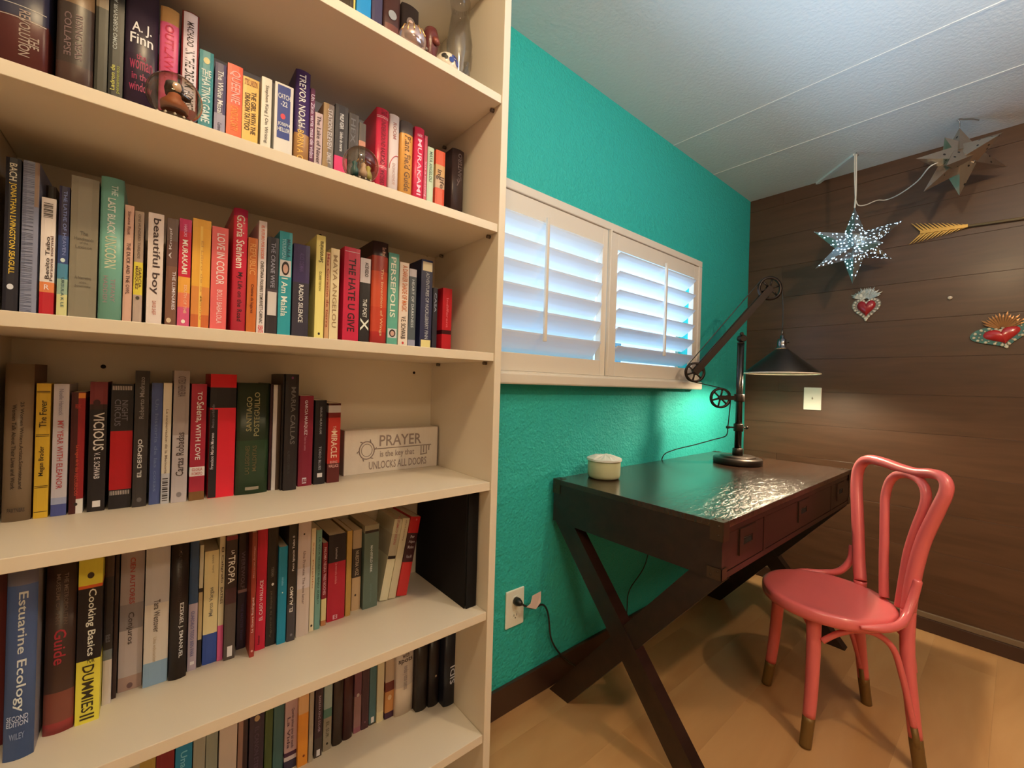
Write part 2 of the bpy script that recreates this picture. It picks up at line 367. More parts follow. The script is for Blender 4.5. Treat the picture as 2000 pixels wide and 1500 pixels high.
# ================================================================== books
BOOKS = [
 ('A',0.2899,0.885,0.0062,0.2,[(60,45,30)],'dark brown book at left end of the cropped top shelf',[],{}),
 ('A',0.2952,0.885,0.0038,0.2,[(205,185,90)],'thin yellow book beside the bright blue one on the top shelf',[],{}),
 ('A',0.3142,0.885,0.0299,0.21,[(25,130,175)],'bright blue book,leftmost thick one on the cropped top shelf',[],{}),
 ('A',0.3424,0.885,0.0223,0.2,[(62,52,72)],'dark purple grey book right of the bright blue book on the top shelf',[],{}),
 ('A',0.3744,0.885,0.0373,0.16,[(70,42,36)],'dark brown rounded hardback with silver oval on the top shelf',[],{'hard': 1,'oval': 1}),
 ('A',0.417,0.885,0.0407,0.148,[(38,28,24)],'black book with a small face portrait,last one on the top shelf',[],{'hard': 1,'face': 1}),
 ('B',-0.1564,0.935,0.0511,0.26,[(38,36,52),0.1285,(78,30,24)],'thick dark red book with navy top band,leftmost on its shelf',[('REVOLUTION',0.1394,0.0739,'d',(150,125,105),0.22,0.55),('THE',0.1059,0.0885,'d',(150,125,105),0.18,0.74)],{'hard': 1,'lines': [0.1437,0.1263]}),
 ('B',-0.1031,0.935,0.0399,0.262,[(112,84,54),0.1793,(52,38,30),0.0884,(66,42,32)],'wide dark brown book with faint lettering,second on its shelf',[('COLLAPSE',0.1639,0.0984,'d',(110,85,78),0.2,0.3),('RISING SEAS',0.1639,0.0961,'d',(110,85,78),0.2,0.6)],{'hard': 1}),
 ('B',-0.0747,0.935,0.0145,0.245,[(120,100,72),0.1929,(44,42,32)],'narrow olive black book right of the wide dark brown one',[],{}),
 ('B',-0.0577,0.935,0.0173,0.262,[(34,34,30)],'black book with yellow and white lettering beside the thick purple black one',[('COMO SOBREVIVIR A UN NAUFRAGO',0.2783,0.1361,'u',(165,165,150),0.3,0.4),('Ladron de',0.1111,0.0708,'u',(190,180,80),0.3,0.3),('pensamientos',0.1111,0.0676,'u',(150,150,60),0.3,0.68)],{}),
 ('B',-0.0275,0.935,0.0405,0.27,[(46,34,46),0.1409,(44,26,42)],'thick purple black hardback with white author name and pink title',[('A. J.',0.1921,0.1723,'h',(225,215,205),0.6,0.5),('Finn',0.174,0.1574,'h',(225,215,205),0.7,0.5),('the',0.1425,0.1326,'h',(150,40,70),0.3,0.5),('woman',0.1309,0.116,'h',(150,40,70),0.7,0.5),('in the',0.111,0.0994,'h',(150,40,70),0.55,0.5),('window',0.0961,0.0812,'h',(150,40,70),0.7,0.5)],{'hard': 1}),
 ('B',0.0071,0.935,0.0249,0.2388,[(190,140,80),0.2133,(215,90,120)],'pink book with yellow top behind the larger glass ball',[('OUTLAWED',0.2098,0.1116,'d',(190,45,70),0.5,0.5)],{'hard': 1}),
 ('B',0.035,0.935,0.024,0.248,[(140,55,50)],'rust red book with tall white strip between pink and teal books',[('MACHADO',0.2306,0.1886,'d',(60,40,40),0.4,0.5),('IN THE DREAM HOUSE',0.1834,0.0809,'d',(35,22,25),0.55,0.5)],{'hard': 1,'pl': [(0.1,0.9,0.2463,0.0809,(225,205,200))]}),
 ('B',0.0588,0.935,0.0206,0.1949,[(20,120,120)],'teal book with thin white capitals beside the larger glass ball',[('THE',0.1618,0.1511,'h',(225,220,200),0.7,0.5),('HATING GAME',0.1493,0.0687,'d',(210,215,195),0.62,0.5)],{'sp': [(0.5,0.1779,0.012,(200,185,120))]}),
 ('B',0.0798,0.935,0.0168,0.1839,[(58,48,84),0.0938,(150,140,150)],'purple paperback with slanted white title between teal and orange spines',[('The White Masai',0.1703,0.0938,'d',(225,215,210),0.5,0.5),('Corinne',0.0774,0.0628,'d',(60,50,70),0.35,0.5)],{}),
 ('B',0.1016,0.935,0.0237,0.192,[(228,88,58),0.1189,(232,96,48)],'orange red book with pale tall capitals',[('QUEENIE',0.1809,0.1216,'d',(245,170,150),0.72,0.5),('CANDICE CARTY',0.1161,0.0715,'d',(240,150,70),0.5,0.5)],{}),
 ('B',0.1269,0.935,0.026,0.1799,[(232,175,82),0.1705,(232,180,85)],'yellow orange book with two lines of black title',[('THE GIRL WITH THE',0.1554,0.0758,'d',(60,30,20),0.32,0.68),('DRAGON TATTOO',0.1497,0.0815,'d',(60,30,20),0.34,0.3),('STIEG LARSSON',0.1762,0.1648,'h',(120,50,30),0.8,0.5)],{}),
 ('B',0.1527,0.935,0.0172,0.1934,[(225,212,180)],'cream book with thin grey title left of the blue labelled one',[('Stephen King | On Writing',0.1789,0.0687,'d',(120,105,90),0.42,0.5)],{}),
 ('B',0.1827,0.935,0.0324,0.1948,[(222,208,184)],'white book with a navy label and white capitals',[('CATCH',0.1751,0.1652,'h',(225,218,215),0.66,0.5),('-22',0.1613,0.1514,'h',(225,218,215),0.36,0.5),('JOSEPH',0.1198,0.1118,'h',(225,218,215),0.66,0.5),('HELLER',0.1099,0.1019,'h',(225,218,215),0.66,0.5)],{'pl': [(0.14,0.84,0.1909,0.0881,(42,58,118))],'sp': [(0.45,0.1316,0.008,(205,60,70))]}),
 ('B',0.2155,0.935,0.0275,0.2364,[(62,42,84),0.1109,(170,120,70)],'tall purple hardback with white author and yellow title',[('TREVOR NOAH',0.2284,0.1231,'d',(228,218,205),0.45,0.45),('BORN A CRIME',0.117,0.0317,'d',(235,180,80),0.42,0.4)],{'hard': 1}),
 ('B',0.2345,0.935,0.0088,0.211,[(120,72,90)],'thin mauve book with white script beside the tall purple hardback',[('Un Zinn varia mas de vidas',0.1987,0.0691,'d',(215,190,195),0.8,0.5)],{'hard': 1}),
 ('B',0.2474,0.935,0.0149,0.1671,[(190,160,150)],'short pale mauve book with dark script title',[('The Lake of Never',0.1609,0.0632,'d',(70,45,50),0.55,0.5)],{}),
 ('B',0.2665,0.935,0.0214,0.1942,[(120,104,92)],'grey book with tan edge and thin pale capitals',[('STATION ELEVEN',0.1837,0.1016,'d',(205,190,175),0.42,0.6),('EMILY',0.0932,0.07,'d',(200,185,170),0.4,0.6)],{'edge': (150,115,70)}),
 ('B',0.2926,0.935,0.0265,0.2024,[(44,38,40),0.0941,(218,40,95)],'black book with bright magenta foot left of the smaller glass ball',[('PHILIP KERR',0.1842,0.1521,'d',(225,215,210),0.3,0.5),('Unidos de muerte',0.1457,0.1049,'d',(225,215,210),0.26,0.5)],{}),
 ('B',0.3184,0.935,0.0209,0.1952,[(66,56,52)],'charcoal book behind the smaller glass ball',[('HEX',0.1843,0.1319,'d',(105,100,95),0.5,0.4)],{}),
 ('B',0.3373,0.935,0.0147,0.1834,[(84,72,62),0.1447,(190,125,95),0.1314,(60,40,34)],'dark book with a copper band behind the smaller glass ball',[],{}),
 ('B',0.381,0.935,0.0287,0.2331,[(205,48,68)],'red book with dark capitals and white double lines',[('THE',0.2308,0.2194,'d',(110,20,35),0.5,0.6),('UNDERGROUND RAILROAD',0.2081,0.1078,'d',(110,20,35),0.38,0.55),('WHITEHEAD',0.0964,0.0622,'d',(110,20,35),0.38,0.55)],{'hard': 1,'deep': 0.02,'linecol': (230,190,175),'lines': [0.2149,0.2115,0.1033,0.0999]}),
 ('B',0.4096,0.935,0.0236,0.2315,[(226,206,190)],'white rounded hardback with a red curl beside the red lined one',[('ROOM',0.213,0.1759,'d',(170,110,100),0.35,0.5),('DONOGHUE',0.1202,0.0713,'d',(200,160,140),0.3,0.5)],{'hard': 1,'swirl': (0.1388,(205,90,90))}),
 ('B',0.4408,0.935,0.0311,0.2281,[(92,82,74),0.1998,(226,158,72)],'orange rounded book with grey photo top and serif title',[('Plant Field Guide',0.195,0.0658,'d',(110,72,40),0.5,0.55)],{'hard': 1}),
 ('B',0.4731,0.935,0.0256,0.2282,[(214,50,78)],'crimson book with vertical white capitals in the right half of its shelf',[('HARUKI',0.2125,0.2053,'h',(240,180,180),0.5,0.5),('MURAKAMI',0.2004,0.0673,'d',(240,190,190),0.42,0.5)],{'hard': 1}),
 ('B',0.4915,0.935,0.0083,0.2173,[(196,70,86)],'very thin rose book squeezed beside the pale green one',[('love is something',0.1538,0.0704,'d',(230,170,180),0.7,0.5)],{}),
 ('B',0.5054,0.935,0.0169,0.1944,[(188,200,160)],'thin pale green book right of the rose one',[('MAYA ANGELOU',0.1834,0.1105,'d',(90,110,90),0.5,0.5)],{}),
 ('B',0.5326,0.935,0.0261,0.1958,[(210,72,36),0.1607,(200,150,90),0.1319,(196,158,120),0.103,(208,70,40)],'orange and red striped book beside the dark end book',[('ing',0.1482,0.1231,'d',(60,40,35),0.6,0.35),('life',0.1319,0.103,'d',(90,60,45),0.45,0.7)],{}),
 ('B',0.5828,0.935,0.0355,0.2169,[(58,42,38)],'dark brown book closing the row at the right',[('SANTERO',0.2066,0.1394,'u',(105,88,82),0.34,0.6),('y',0.1394,0.1239,'h',(120,100,92),0.3,0.5)],{'hard': 1,'deep': 0.0}),
 ('C',-0.161,0.935,0.015,0.2312,[(24,22,32)],'black book with yellow and white vertical title,leftmost on the middle shelf',[('BACH',0.2232,0.1984,'d',(222,205,170),0.5,0.5),('JONATHAN LIVINGSTON SEAGULL',0.1955,0.0647,'d',(226,185,60),0.5,0.5)],{'sp': [(0.5,0.0464,0.006,(210,205,200))]}),
 ('C',-0.1437,0.935,0.0165,0.2322,[(128,128,140)],'tall blue grey book with horizontal fibre lines',[],{'fibre': 1,'edge2': (140,112,90)}),
 ('C',-0.1254,0.935,0.0151,0.1843,[(228,210,190),0.0593,(220,125,70),0.0441,(178,25,38)],'white paperback with barcode,orange band and red foot',[('Benito Taibo',0.1268,0.0638,'u',(50,35,35),0.3,0.5),('R',0.0555,0.0479,'h',(240,210,190),0.35,0.5),('Persona normal',0.1283,0.0615,'u',(90,60,60),0.22,0.78)],{'dd': 0.045,'bc': (0.1775,0.1548)}),
 ('C',-0.1305,0.985,0.0115,0.2177,[(54,36,28)],'dark brown book standing behind the white barcoded paperback',[],{'dd': 0.09}),
 ('C',-0.1096,0.935,0.0113,0.2068,[(38,32,58),0.1322,(44,62,104),0.0898,(68,122,140),0.0667,(150,170,140),0.0435,(205,195,130)],'slim book fading from navy to yellow with spaced title',[('THE LATHE OF HEAVEN',0.1998,0.1029,'d',(120,130,170),0.35,0.6),('URSULA K LE',0.069,0.0242,'d',(60,90,90),0.3,0.55)],{'sp': [(0.5,0.0952,0.005,(205,215,215))]}),
 ('C',-0.0875,0.935,0.0308,0.2271,[(128,116,92)],'wide plain olive grey hardback with faint title',[('The',0.1439,0.1376,'h',(98,88,72),0.28,0.5),('Handmaids',0.1344,0.1297,'h',(98,88,72),0.7,0.5),('of the',0.1281,0.1242,'h',(98,88,72),0.3,0.5),('Lexicon',0.1218,0.1171,'h',(98,88,72),0.6,0.5),('A Narrative',0.0746,0.0698,'h',(98,88,72),0.6,0.5),('of the',0.0667,0.0635,'h',(98,88,72),0.25,0.5),('Journey',0.0612,0.0572,'h',(98,88,72),0.6,0.5)],{'hard': 0}),
 ('C',-0.0567,0.935,0.0273,0.2365,[(120,172,146)],'thick mint green hardback with white hand drawn title',[('THE',0.2243,0.2082,'d',(205,215,195),0.28,0.6),('LAST BLACK',0.2034,0.1467,'d',(226,222,200),0.34,0.48),('UNICORN',0.1435,0.0924,'d',(205,200,160),0.5,0.48),('TIFFANY',0.0762,0.0396,'d',(150,130,125),0.2,0.62),('HADDISH',0.0802,0.038,'d',(150,130,125),0.2,0.3)],{'hard': 1}),
 ('C',-0.0362,0.935,0.0111,0.1996,[(205,158,130)],'thin pinkish tan paperback right of the mint green hardback',[('Simone Rust',0.1897,0.1518,'d',(110,70,60),0.35,0.5),('THE DUCK AND THE OWL',0.1386,0.055,'d',(80,50,45),0.42,0.5)],{}),
 ('C',-0.0237,0.935,0.0114,0.1933,[(165,138,112),0.1098,(214,190,60),0.0562,(176,150,128)],'thin grey tan paperback with a yellow patch',[('ONE HUNDRED THREADS',0.1883,0.1156,'d',(95,75,65),0.3,0.5),('GARCIA',0.1014,0.0679,'d',(90,60,40),0.34,0.7),('MARQUEZ',0.1031,0.0646,'d',(90,60,40),0.34,0.32)],{'sp': [(0.5,0.0511,0.0045,(70,60,50))]}),
 ('C',-0.0027,0.935,0.0204,0.1957,[(222,200,180)],'white book with large spaced lowercase title',[('beautiful boy',0.1872,0.0603,'d',(60,42,40),0.62,0.5),('DAVID SHEFF',0.0492,0.0261,'d',(190,120,100),0.25,0.5)],{}),
 ('C',0.019,0.935,0.015,0.1931,[(105,82,70),0.155,(96,62,52),0.1116,(115,75,55)],'brown sepia book with white capitals on its lower right',[('THE LUMINARIES',0.1029,0.0376,'d',(220,205,195),0.3,0.72),('A Knopf',0.1767,0.1246,'u',(215,200,190),0.3,0.35)],{'sp': [(0.35,0.0193,0.006,(210,180,140))]}),
 ('C',0.0363,0.935,0.0169,0.1969,[(190,40,90),0.1749,(200,25,55),0.0965,(232,160,60),0.0691,(226,120,80),0.0443,(205,80,110)],'red magenta and yellow book with slanted white capitals',[('HARUKI',0.1872,0.1661,'d',(240,170,190),0.25,0.5),('MURAKAMI',0.1608,0.1018,'d',(240,225,220),0.46,0.5),('SOUTH OF THE',0.0832,0.0337,'d',(240,190,150),0.25,0.62)],{'sp': [(0.5,0.0195,0.005,(240,235,230))]}),
 ('C',0.0594,0.935,0.0263,0.2022,[(222,158,56),0.187,(228,162,54),0.0836,(214,132,58),0.034,(196,98,48)],'wide golden orange book with a pale vertical stripe',[('El Libro de la Madre',0.1645,0.0249,'d',(210,150,70),0.14,0.55)],{'pl': [(0.42,0.56,0.19019999999999998,0.004,(236,186,84))]}),
 ('C',0.0863,0.935,0.0245,0.1957,[(226,98,92)],'coral book with white capitals',[('LOVE IN COLOR',0.1838,0.0918,'d',(244,215,200),0.5,0.55),('BOLU BABALOLA',0.0826,0.0217,'d',(240,190,175),0.34,0.55)],{}),
 ('C',0.1169,0.935,0.0226,0.2374,[(170,28,66),0.2233,(214,52,72)],'tall red hardback with slanted white name and black subtitle',[('Gloria Steinem',0.2252,0.1273,'d',(240,225,225),0.58,0.5),('My Life on the Road',0.1197,0.0289,'d',(50,12,20),0.44,0.5)],{'hard': 1,'deep': 0.03}),
 ('C',0.1377,0.935,0.0158,0.1888,[(192,98,36)],'slim burnt orange book beside the tall red hardback',[('REPUBLIC',0.1774,0.1198,'d',(220,150,80),0.62,0.5),('Cristina de lugares',0.1016,0.0468,'d',(90,30,15),0.4,0.5)],{}),
 ('C',0.1533,0.935,0.0137,0.2246,[(226,208,192)],'tall thin white book with pink and black capitals',[('EL FUTURO POR DECIDIR',0.2159,0.1519,'d',(226,120,90),0.4,0.5),('CHRISTIANA FIGUERES TOM RIVETT-CARNAC',0.148,0.0293,'d',(50,35,35),0.42,0.5),('DEBATE',0.0254,0.0117,'d',(215,60,60),0.6,0.5)],{}),
 ('C',0.1715,0.935,0.0193,0.198,[(42,38,44),0.0975,(70,55,60),0.0877,(46,36,38)],'black book with a pale window picture low on its spine',[('THE CRANE WIFE',0.1872,0.1005,'d',(150,145,150),0.38,0.5)],{'pl': [(0.1,0.9,0.0926,0.0472,(205,190,175))]}),
 ('C',0.1935,0.935,0.0227,0.2143,[(38,140,142)],'teal book with a small portrait and white serif title',[('MALALA',0.2003,0.1643,'d',(40,80,90),0.3,0.7),('YOUSAFZAI',0.2003,0.1613,'d',(150,195,190),0.3,0.35),('I Am Malala',0.1232,0.0479,'d',(222,222,205),0.5,0.45)],{'pic': (0.1583,0.1262)}),
 ('C',0.2228,0.935,0.0304,0.196,[(52,36,74),0.1193,(48,42,52)],'navy to black book with bold white capitals',[('RADIO SILENCE',0.1152,0.0392,'d',(228,218,212),0.28,0.5),('ALICE OSEMAN',0.1787,0.1418,'d',(90,70,110),0.28,0.5)],{}),
 ('C',0.2588,0.935,0.018,0.2233,[(232,212,120)],'pale yellow paperback with thin black title',[('Serotonina',0.2117,0.1676,'u',(60,50,30),0.5,0.5),('HOUELLEBECQ',0.1487,0.1087,'u',(110,100,50),0.3,0.5)],{'deep': 0,'sp': [(0.5,0.0201,0.004,(40,30,25))]}),
 ('C',0.2739,0.935,0.0082,0.192,[(200,150,100)],'thin tan book with red ornament beside the pale yellow one',[('Mas Corazon de tierra',0.1888,0.0344,'d',(150,60,40),0.6,0.5)],{}),
 ('C',0.288,0.935,0.0178,0.2026,[(226,202,150)],'cream book with spaced thin brown capitals',[('MAYA ANGELOU',0.1886,0.0359,'d',(150,120,80),0.5,0.5)],{}),
 ('C',0.3235,0.935,0.0341,0.2127,[(188,28,58)],'crimson book with big black capitals',[('THE HATE U GIVE',0.1896,0.0309,'d',(40,12,20),0.46,0.5)],{'hard': 0,'deep': 0,'lines': [0.2028],'linecol': (225,200,195)}),
 ('C',0.3531,0.935,0.0229,0.1959,[(206,190,178),0.142,(36,30,30)],'short black book with white top and white X',[('ACEVEDO',0.1869,0.1555,'d',(60,45,45),0.36,0.6),('THE POET',0.106,0.0654,'d',(228,220,215),0.4,0.5),('X',0.0632,0.0361,'d',(232,226,220),0.8,0.5)],{}),
 ('C',0.3854,0.935,0.0371,0.2393,[(44,22,26),0.2073,(150,52,36),0.1729,(196,74,42),0.0924,(186,62,38),0.0371,(168,40,36)],'tall orange and red hardback with dark top',[('Sue Monk',0.2279,0.2073,'d',(200,150,120),0.26,0.7),('The Invention of Wings',0.1797,0.0279,'d',(222,170,120),0.22,0.6)],{'hard': 1}),
 ('C',0.4188,0.935,0.025,0.2215,[(92,156,128)],'green paperback with bold pale capitals and a small portrait',[('PERSEPOLIS',0.2121,0.0735,'d',(226,222,190),0.5,0.45)],{'pic': (0.0476,0.0264)}),
 ('C',0.4455,0.935,0.0233,0.2058,[(226,202,174)],'cream book with orange and black title right of the green one',[('A DARKER SHADE OF MAGIC',0.1987,0.0911,'d',(200,110,60),0.55,0.55),('V.E. SCHWAB',0.0792,0.0264,'d',(60,40,35),0.5,0.5)],{'sp': [(0.5,0.0168,0.0045,(190,50,50))]}),
 ('C',0.4678,0.935,0.0186,0.1947,[(190,178,170),0.1765,(78,84,84),0.026,(150,145,155)],'slim slate grey book with pale label at its foot',[('HEART OF DARKNESS',0.1693,0.0552,'d',(190,190,180),0.36,0.5)],{}),
 ('C',0.5046,0.935,0.0307,0.2241,[(38,40,66)],'navy book with two cream library labels',[('ADVENTURES OF HUCKLEBERRY FINN',0.1932,0.0317,'d',(170,165,160),0.3,0.55)],{'hard': 0,'pl': [(0.1,0.95,0.2191,0.1969,(224,205,160)),(0.1,0.95,0.0292,0.0106,(226,205,130))]}),
 ('C',0.5293,0.935,0.0129,0.1601,[(34,30,40)],'short black book between the navy and the small red one',[('CASA',0.1475,0.0996,'d',(140,140,150),0.5,0.5)],{}),
 ('C',0.5638,0.935,0.0269,0.1646,[(196,30,40),0.059,(60,10,18),0.0487,(196,30,40)],'small red book with black band closing the middle shelf',[('Indifferent',0.1401,0.0655,'d',(230,120,120),0.24,0.5)],{'deep': 0.0}),
 ('D',-0.1576,0.99,0.0301,0.2423,[(138,112,82)],'thick tan book with bold black vertical title at left end',[('25 Women Writers,Artists,Scientists,and',0.1834,0.0494,'d',(58,44,34),0.15,0.62),('Women Talk About Their Lives and Work',0.1795,0.0494,'d',(58,44,34),0.15,0.36),('PARTNERS',0.0202,0.0139,'h',(70,55,45),0.6,0.5)],{'hard': 1,'rside': (92,46,28)}),
 ('D',-0.1324,0.99,0.0159,0.2123,[(216,168,44)],'yellow paperback with handwritten black title',[('The Fever',0.1857,0.143,'u',(50,38,15),0.5,0.5),('Megan Brader',0.1131,0.0662,'u',(50,38,15),0.45,0.5)],{'lines': [0.1994,0.197,0.1309,0.1285,0.05,0.0476,0.0095],'linecol': (60,45,20)}),
 ('D',-0.1129,0.99,0.0176,0.2119,[(202,188,184),0.0293,(160,162,180),0.0186,(72,78,130)],'white paperback with red title and blue foot',[('Noelle Hancock',0.2037,0.161,'d',(150,140,150),0.3,0.5),('MY YEAR WITH ELEANOR',0.1528,0.0433,'d',(176,70,70),0.4,0.5)],{}),
 ('D',-0.0935,0.99,0.0165,0.199,[(120,28,22),0.1973,(220,130,50),0.189,(150,28,32),0.0239,(228,215,195)],'dark red book with orange top stripe and white foot',[('FREDERIC',0.179,0.1723,'h',(200,60,50),0.4,0.5),('La tregua de lo dos',0.112,0.0684,'d',(200,80,50),0.3,0.5),('RECUERDOS',0.0659,0.0298,'d',(190,70,50),0.25,0.5)],{'edge': (70,18,18),'sp': [(0.5,0.0155,0.004,(40,30,25))]}),
 ('D',-0.0697,0.99,0.0215,0.2163,[(120,40,42),0.1788,(50,25,24),0.1702,(30,22,24)],'black book with red smoky top and thin white capitals',[('VICIOUS',0.1651,0.1018,'d',(222,206,186),0.62,0.55),('V. E. SCHWAB',0.0984,0.0546,'d',(220,205,190),0.34,0.5)],{'pl': [(0.3,0.75,0.0177,0.0074,(225,212,200))],'sp': [(0.4,0.1813,0.008,(58,18,24))]}),
 ('D',-0.0403,0.99,0.0286,0.2136,[(34,26,28),0.1329,(178,12,24),0.0326,(30,24,26)],'wide black and red striped novel with vertical grey capitals',[('NIGHT',0.1855,0.1504,'d',(110,100,100),0.28,0.62),('CIRCUS',0.1873,0.1417,'d',(110,100,100),0.28,0.3)],{'dash': [0.2101,0.203,0.0308,0.0238]}),
 ('D',-0.0151,0.9837,0.0188,0.2373,[(52,44,40)],'tall dark grey book with bold white title reading upward',[('Roberto Madrazo',0.2267,0.1537,'u',(140,130,120),0.34,0.5),('EL DESPOJO',0.118,0.0519,'u',(228,218,208),0.4,0.5)],{'sp': [(0.5,0.0125,0.006,(100,92,85))]}),
 ('D',0.0054,0.9889,0.0154,0.2164,[(74,86,128)],'plain dusty blue paperback beside the tall dark grey book',[('Un historia de las cosas',0.1873,0.0229,'d',(105,118,150),0.3,0.5)],{}),
 ('D',0.0198,0.985,0.0122,0.2168,[(222,204,172),0.054,(196,188,180)],'slim cream paperback with barcode at its foot',[('La conservacion de la Memoria',0.1691,0.054,'d',(130,110,90),0.3,0.5)],{'bc': (0.0476,0.0051)}),
 ('D',0.0394,0.9818,0.0228,0.2396,[(160,142,130),0.1224,(188,172,162)],'tall grey paperback with flowing script title',[('Cartas Robadas',0.1271,0.0477,'u',(70,55,50),0.5,0.5),('OTEO HERRERA',0.2294,0.1923,'d',(100,82,78),0.5,0.5)],{'sp': [(0.5,0.0141,0.007,(130,118,112))]}),
 ('D',0.0653,0.9808,0.023,0.2161,[(166,36,54),0.0621,(232,215,205),0.0449,(166,36,54),0.0162,(120,80,40)],'crimson book with white script title and white label',[('TO',0.2019,0.1857,'d',(232,215,210),0.3,0.55),('Selena,',0.1829,0.1449,'d',(236,220,215),0.55,0.55),('WITH LOVE',0.142,0.0754,'d',(232,215,210),0.34,0.5),('GLORIA',0.0602,0.0544,'h',(200,120,110),0.7,0.5),('ROMERO',0.0525,0.0468,'h',(200,120,110),0.7,0.5)],{}),
 ('D',0.1031,0.9815,0.0417,0.2355,[(206,10,26),0.2101,(30,22,24),0.171,(224,34,50)],'thick bright red and black book,widest red one on its shelf',[('Francisco Martin Moreno',0.1239,0.0552,'u',(215,200,195),0.12,0.12),('Mexico acribillado',0.1778,0.1337,'u',(120,110,110),0.1,0.12)],{'pl': [(0,0.3,0.168,-0.0039,(28,20,24))]}),
 ('D',0.1531,0.9805,0.0554,0.2201,[(38,48,30),0.1062,(42,64,38)],'thick dark green rounded hardback with gold names',[('SANTIAGO',0.1927,0.1245,'u',(150,138,90),0.17,0.36),('POSTEGUILLO',0.2018,0.1144,'u',(150,138,90),0.17,0.6),('LAS LEGIONES',0.096,0.0399,'u',(100,85,50),0.13,0.34),('MALDITAS',0.096,0.045,'u',(100,85,50),0.13,0.56)],{'hard': 1,'pl': [(0.3,0.72,0.0143,0.0082,(140,125,100))]}),
 ('D',0.1862,0.9874,0.0047,0.2187,[(56,20,26)],'sliver thin dark maroon booklet right of the dark green hardback',[],{}),
 ('D',0.1963,0.9859,0.0142,0.2169,[(78,58,42)],'thin dark brown booklet in front of the opera singer biography',[],{'edge': (205,190,175)}),
 ('D',0.2053,0.9754,0.0032,0.2393,[(36,26,24)],'very thin tall black booklet beside the brown one',[],{}),
 ('D',0.2198,0.968,0.025,0.2399,[(34,26,26)],'tall black book with dull silver serif capitals',[('MARIA CALLAS',0.2135,0.095,'d',(105,95,85),0.36,0.6),('ALFREDO CERRUTI',0.0823,0.0346,'d',(60,55,50),0.2,0.35)],{'sp': [(0.5,0.2325,0.004,(120,50,80))]}),
 ('D',0.2543,0.99,0.0277,0.1948,[(134,30,48)],'wine red paperback with white author lettering',[('GARCIA MARQUEZ',0.1849,0.1098,'d',(224,200,195),0.26,0.45),('Todos los cuentos',0.1076,0.0766,'d',(190,120,125),0.16,0.45),('El',0.0178,0.0056,'d',(220,200,195),0.3,0.45)],{}),
 ('D',0.2839,0.99,0.0235,0.1848,[(28,22,26)],'short black paperback with small white letters',[('HARUKI MURA KAMI',0.1702,0.1104,'d',(150,145,140),0.2,0.5),('TOKIO BLUES',0.0833,0.0313,'d',(170,165,160),0.22,0.5)],{'pl': [(0.3,0.75,0.0245,0.0154,(225,212,200))]}),
 ('D',0.3134,0.99,0.0267,0.1779,[(70,20,18),0.1733,(196,180,165),0.1572,(120,26,22),0.1457,(190,48,38),0.0431,(90,28,26)],'small red orange paperback with pale square sticker beside the wooden sign',[('THE',0.1273,0.1158,'d',(235,180,150),0.25,0.5),('MIRACLE',0.1158,0.0558,'d',(240,200,160),0.5,0.5),('IRVING',0.0489,0.0431,'h',(230,170,150),0.6,0.5),('WALLACE',0.0408,0.0339,'h',(230,170,150),0.8,0.5)],{}),
 ('E',-0.1621,0.93,0.0153,0.25,[(90,14,20)],'dark red book at the far left behind the blue textbook',[],{'dd': 0.12}),
 ('E',-0.1325,0.8857,0.0292,0.2675,[(116,112,122),0.2412,(76,98,140)],'thick blue textbook with large white serif title',[('Estuarine Ecology',0.232,0.0661,'d',(214,214,216),0.4,0.5),('SECOND',0.0618,0.0546,'h',(180,185,195),0.7,0.45),('EDITION',0.0539,0.0467,'h',(180,185,195),0.7,0.45),('WILEY',0.0374,0.0287,'h',(130,140,160),0.5,0.45)],{'hard': 1,'rside': (150,142,140)}),
 ('E',-0.0979,0.9145,0.0322,0.262,[(66,44,34),0.0614,(120,62,44),0.0166,(150,50,46)],'thick dark brown book with red script word',[('Guide',0.1553,0.103,'d',(176,48,56),0.4,0.5),('THE METROPOLITAN',0.2381,0.1614,'d',(110,88,72),0.14,0.66),('MUSEUM OF ART',0.2381,0.1614,'d',(110,88,72),0.14,0.4)],{'hard': 1}),
 ('E',-0.0671,0.9124,0.0269,0.27,[(220,200,60),0.2118,(212,90,40),0.2071,(24,20,26),0.0964,(226,206,66)],'yellow and black cooking manual with white title',[('Cooking Basics',0.2055,0.1028,'d',(232,225,215),0.42,0.55),('FOR',0.0996,0.0917,'h',(40,30,20),0.3,0.6),('DUMMIES',0.0885,0.0171,'d',(50,40,20),0.5,0.5),('II',0.0139,0.006,'d',(50,40,20),0.6,0.5)],{'sp': [(0.5,0.2268,0.007,(60,45,30))]}),
 ('E',-0.0476,0.9442,0.0109,0.25,[(72,50,42),0.2074,(48,40,38),0.0889,(110,112,110),0.0721,(206,186,172)],'slim dark book with white foot right of the yellow manual',[('REYES',0.1139,0.1014,'h',(120,115,110),0.5,0.5)],{}),
 ('E',-0.0391,0.9541,0.0052,0.245,[(50,30,26)],'very thin dark brown book beside the silvery grey one',[],{}),
 ('E',-0.0199,0.9654,0.0306,0.262,[(166,146,134),0.1467,(140,126,118),0.1028,(186,166,152),0.0238,(170,135,115)],'silvery grey paperback with faded red and black script',[('CIEN AUTORES',0.2254,0.1467,'d',(170,60,50),0.22,0.5),('Conjuros',0.1327,0.0783,'d',(70,58,52),0.32,0.45)],{'sp': [(0.5,0.0079,0.007,(110,80,75))]}),
 ('E',0.0132,0.9555,0.0328,0.262,[(192,182,172),0.1405,(214,198,176),0.0404,(136,160,176)],'white paperback with thin serif name and pale blue foot',[('Tara Westover',0.1477,0.0914,'d',(90,75,65),0.26,0.5),('Una educacion',0.0833,0.0404,'d',(190,165,130),0.14,0.45)],{}),
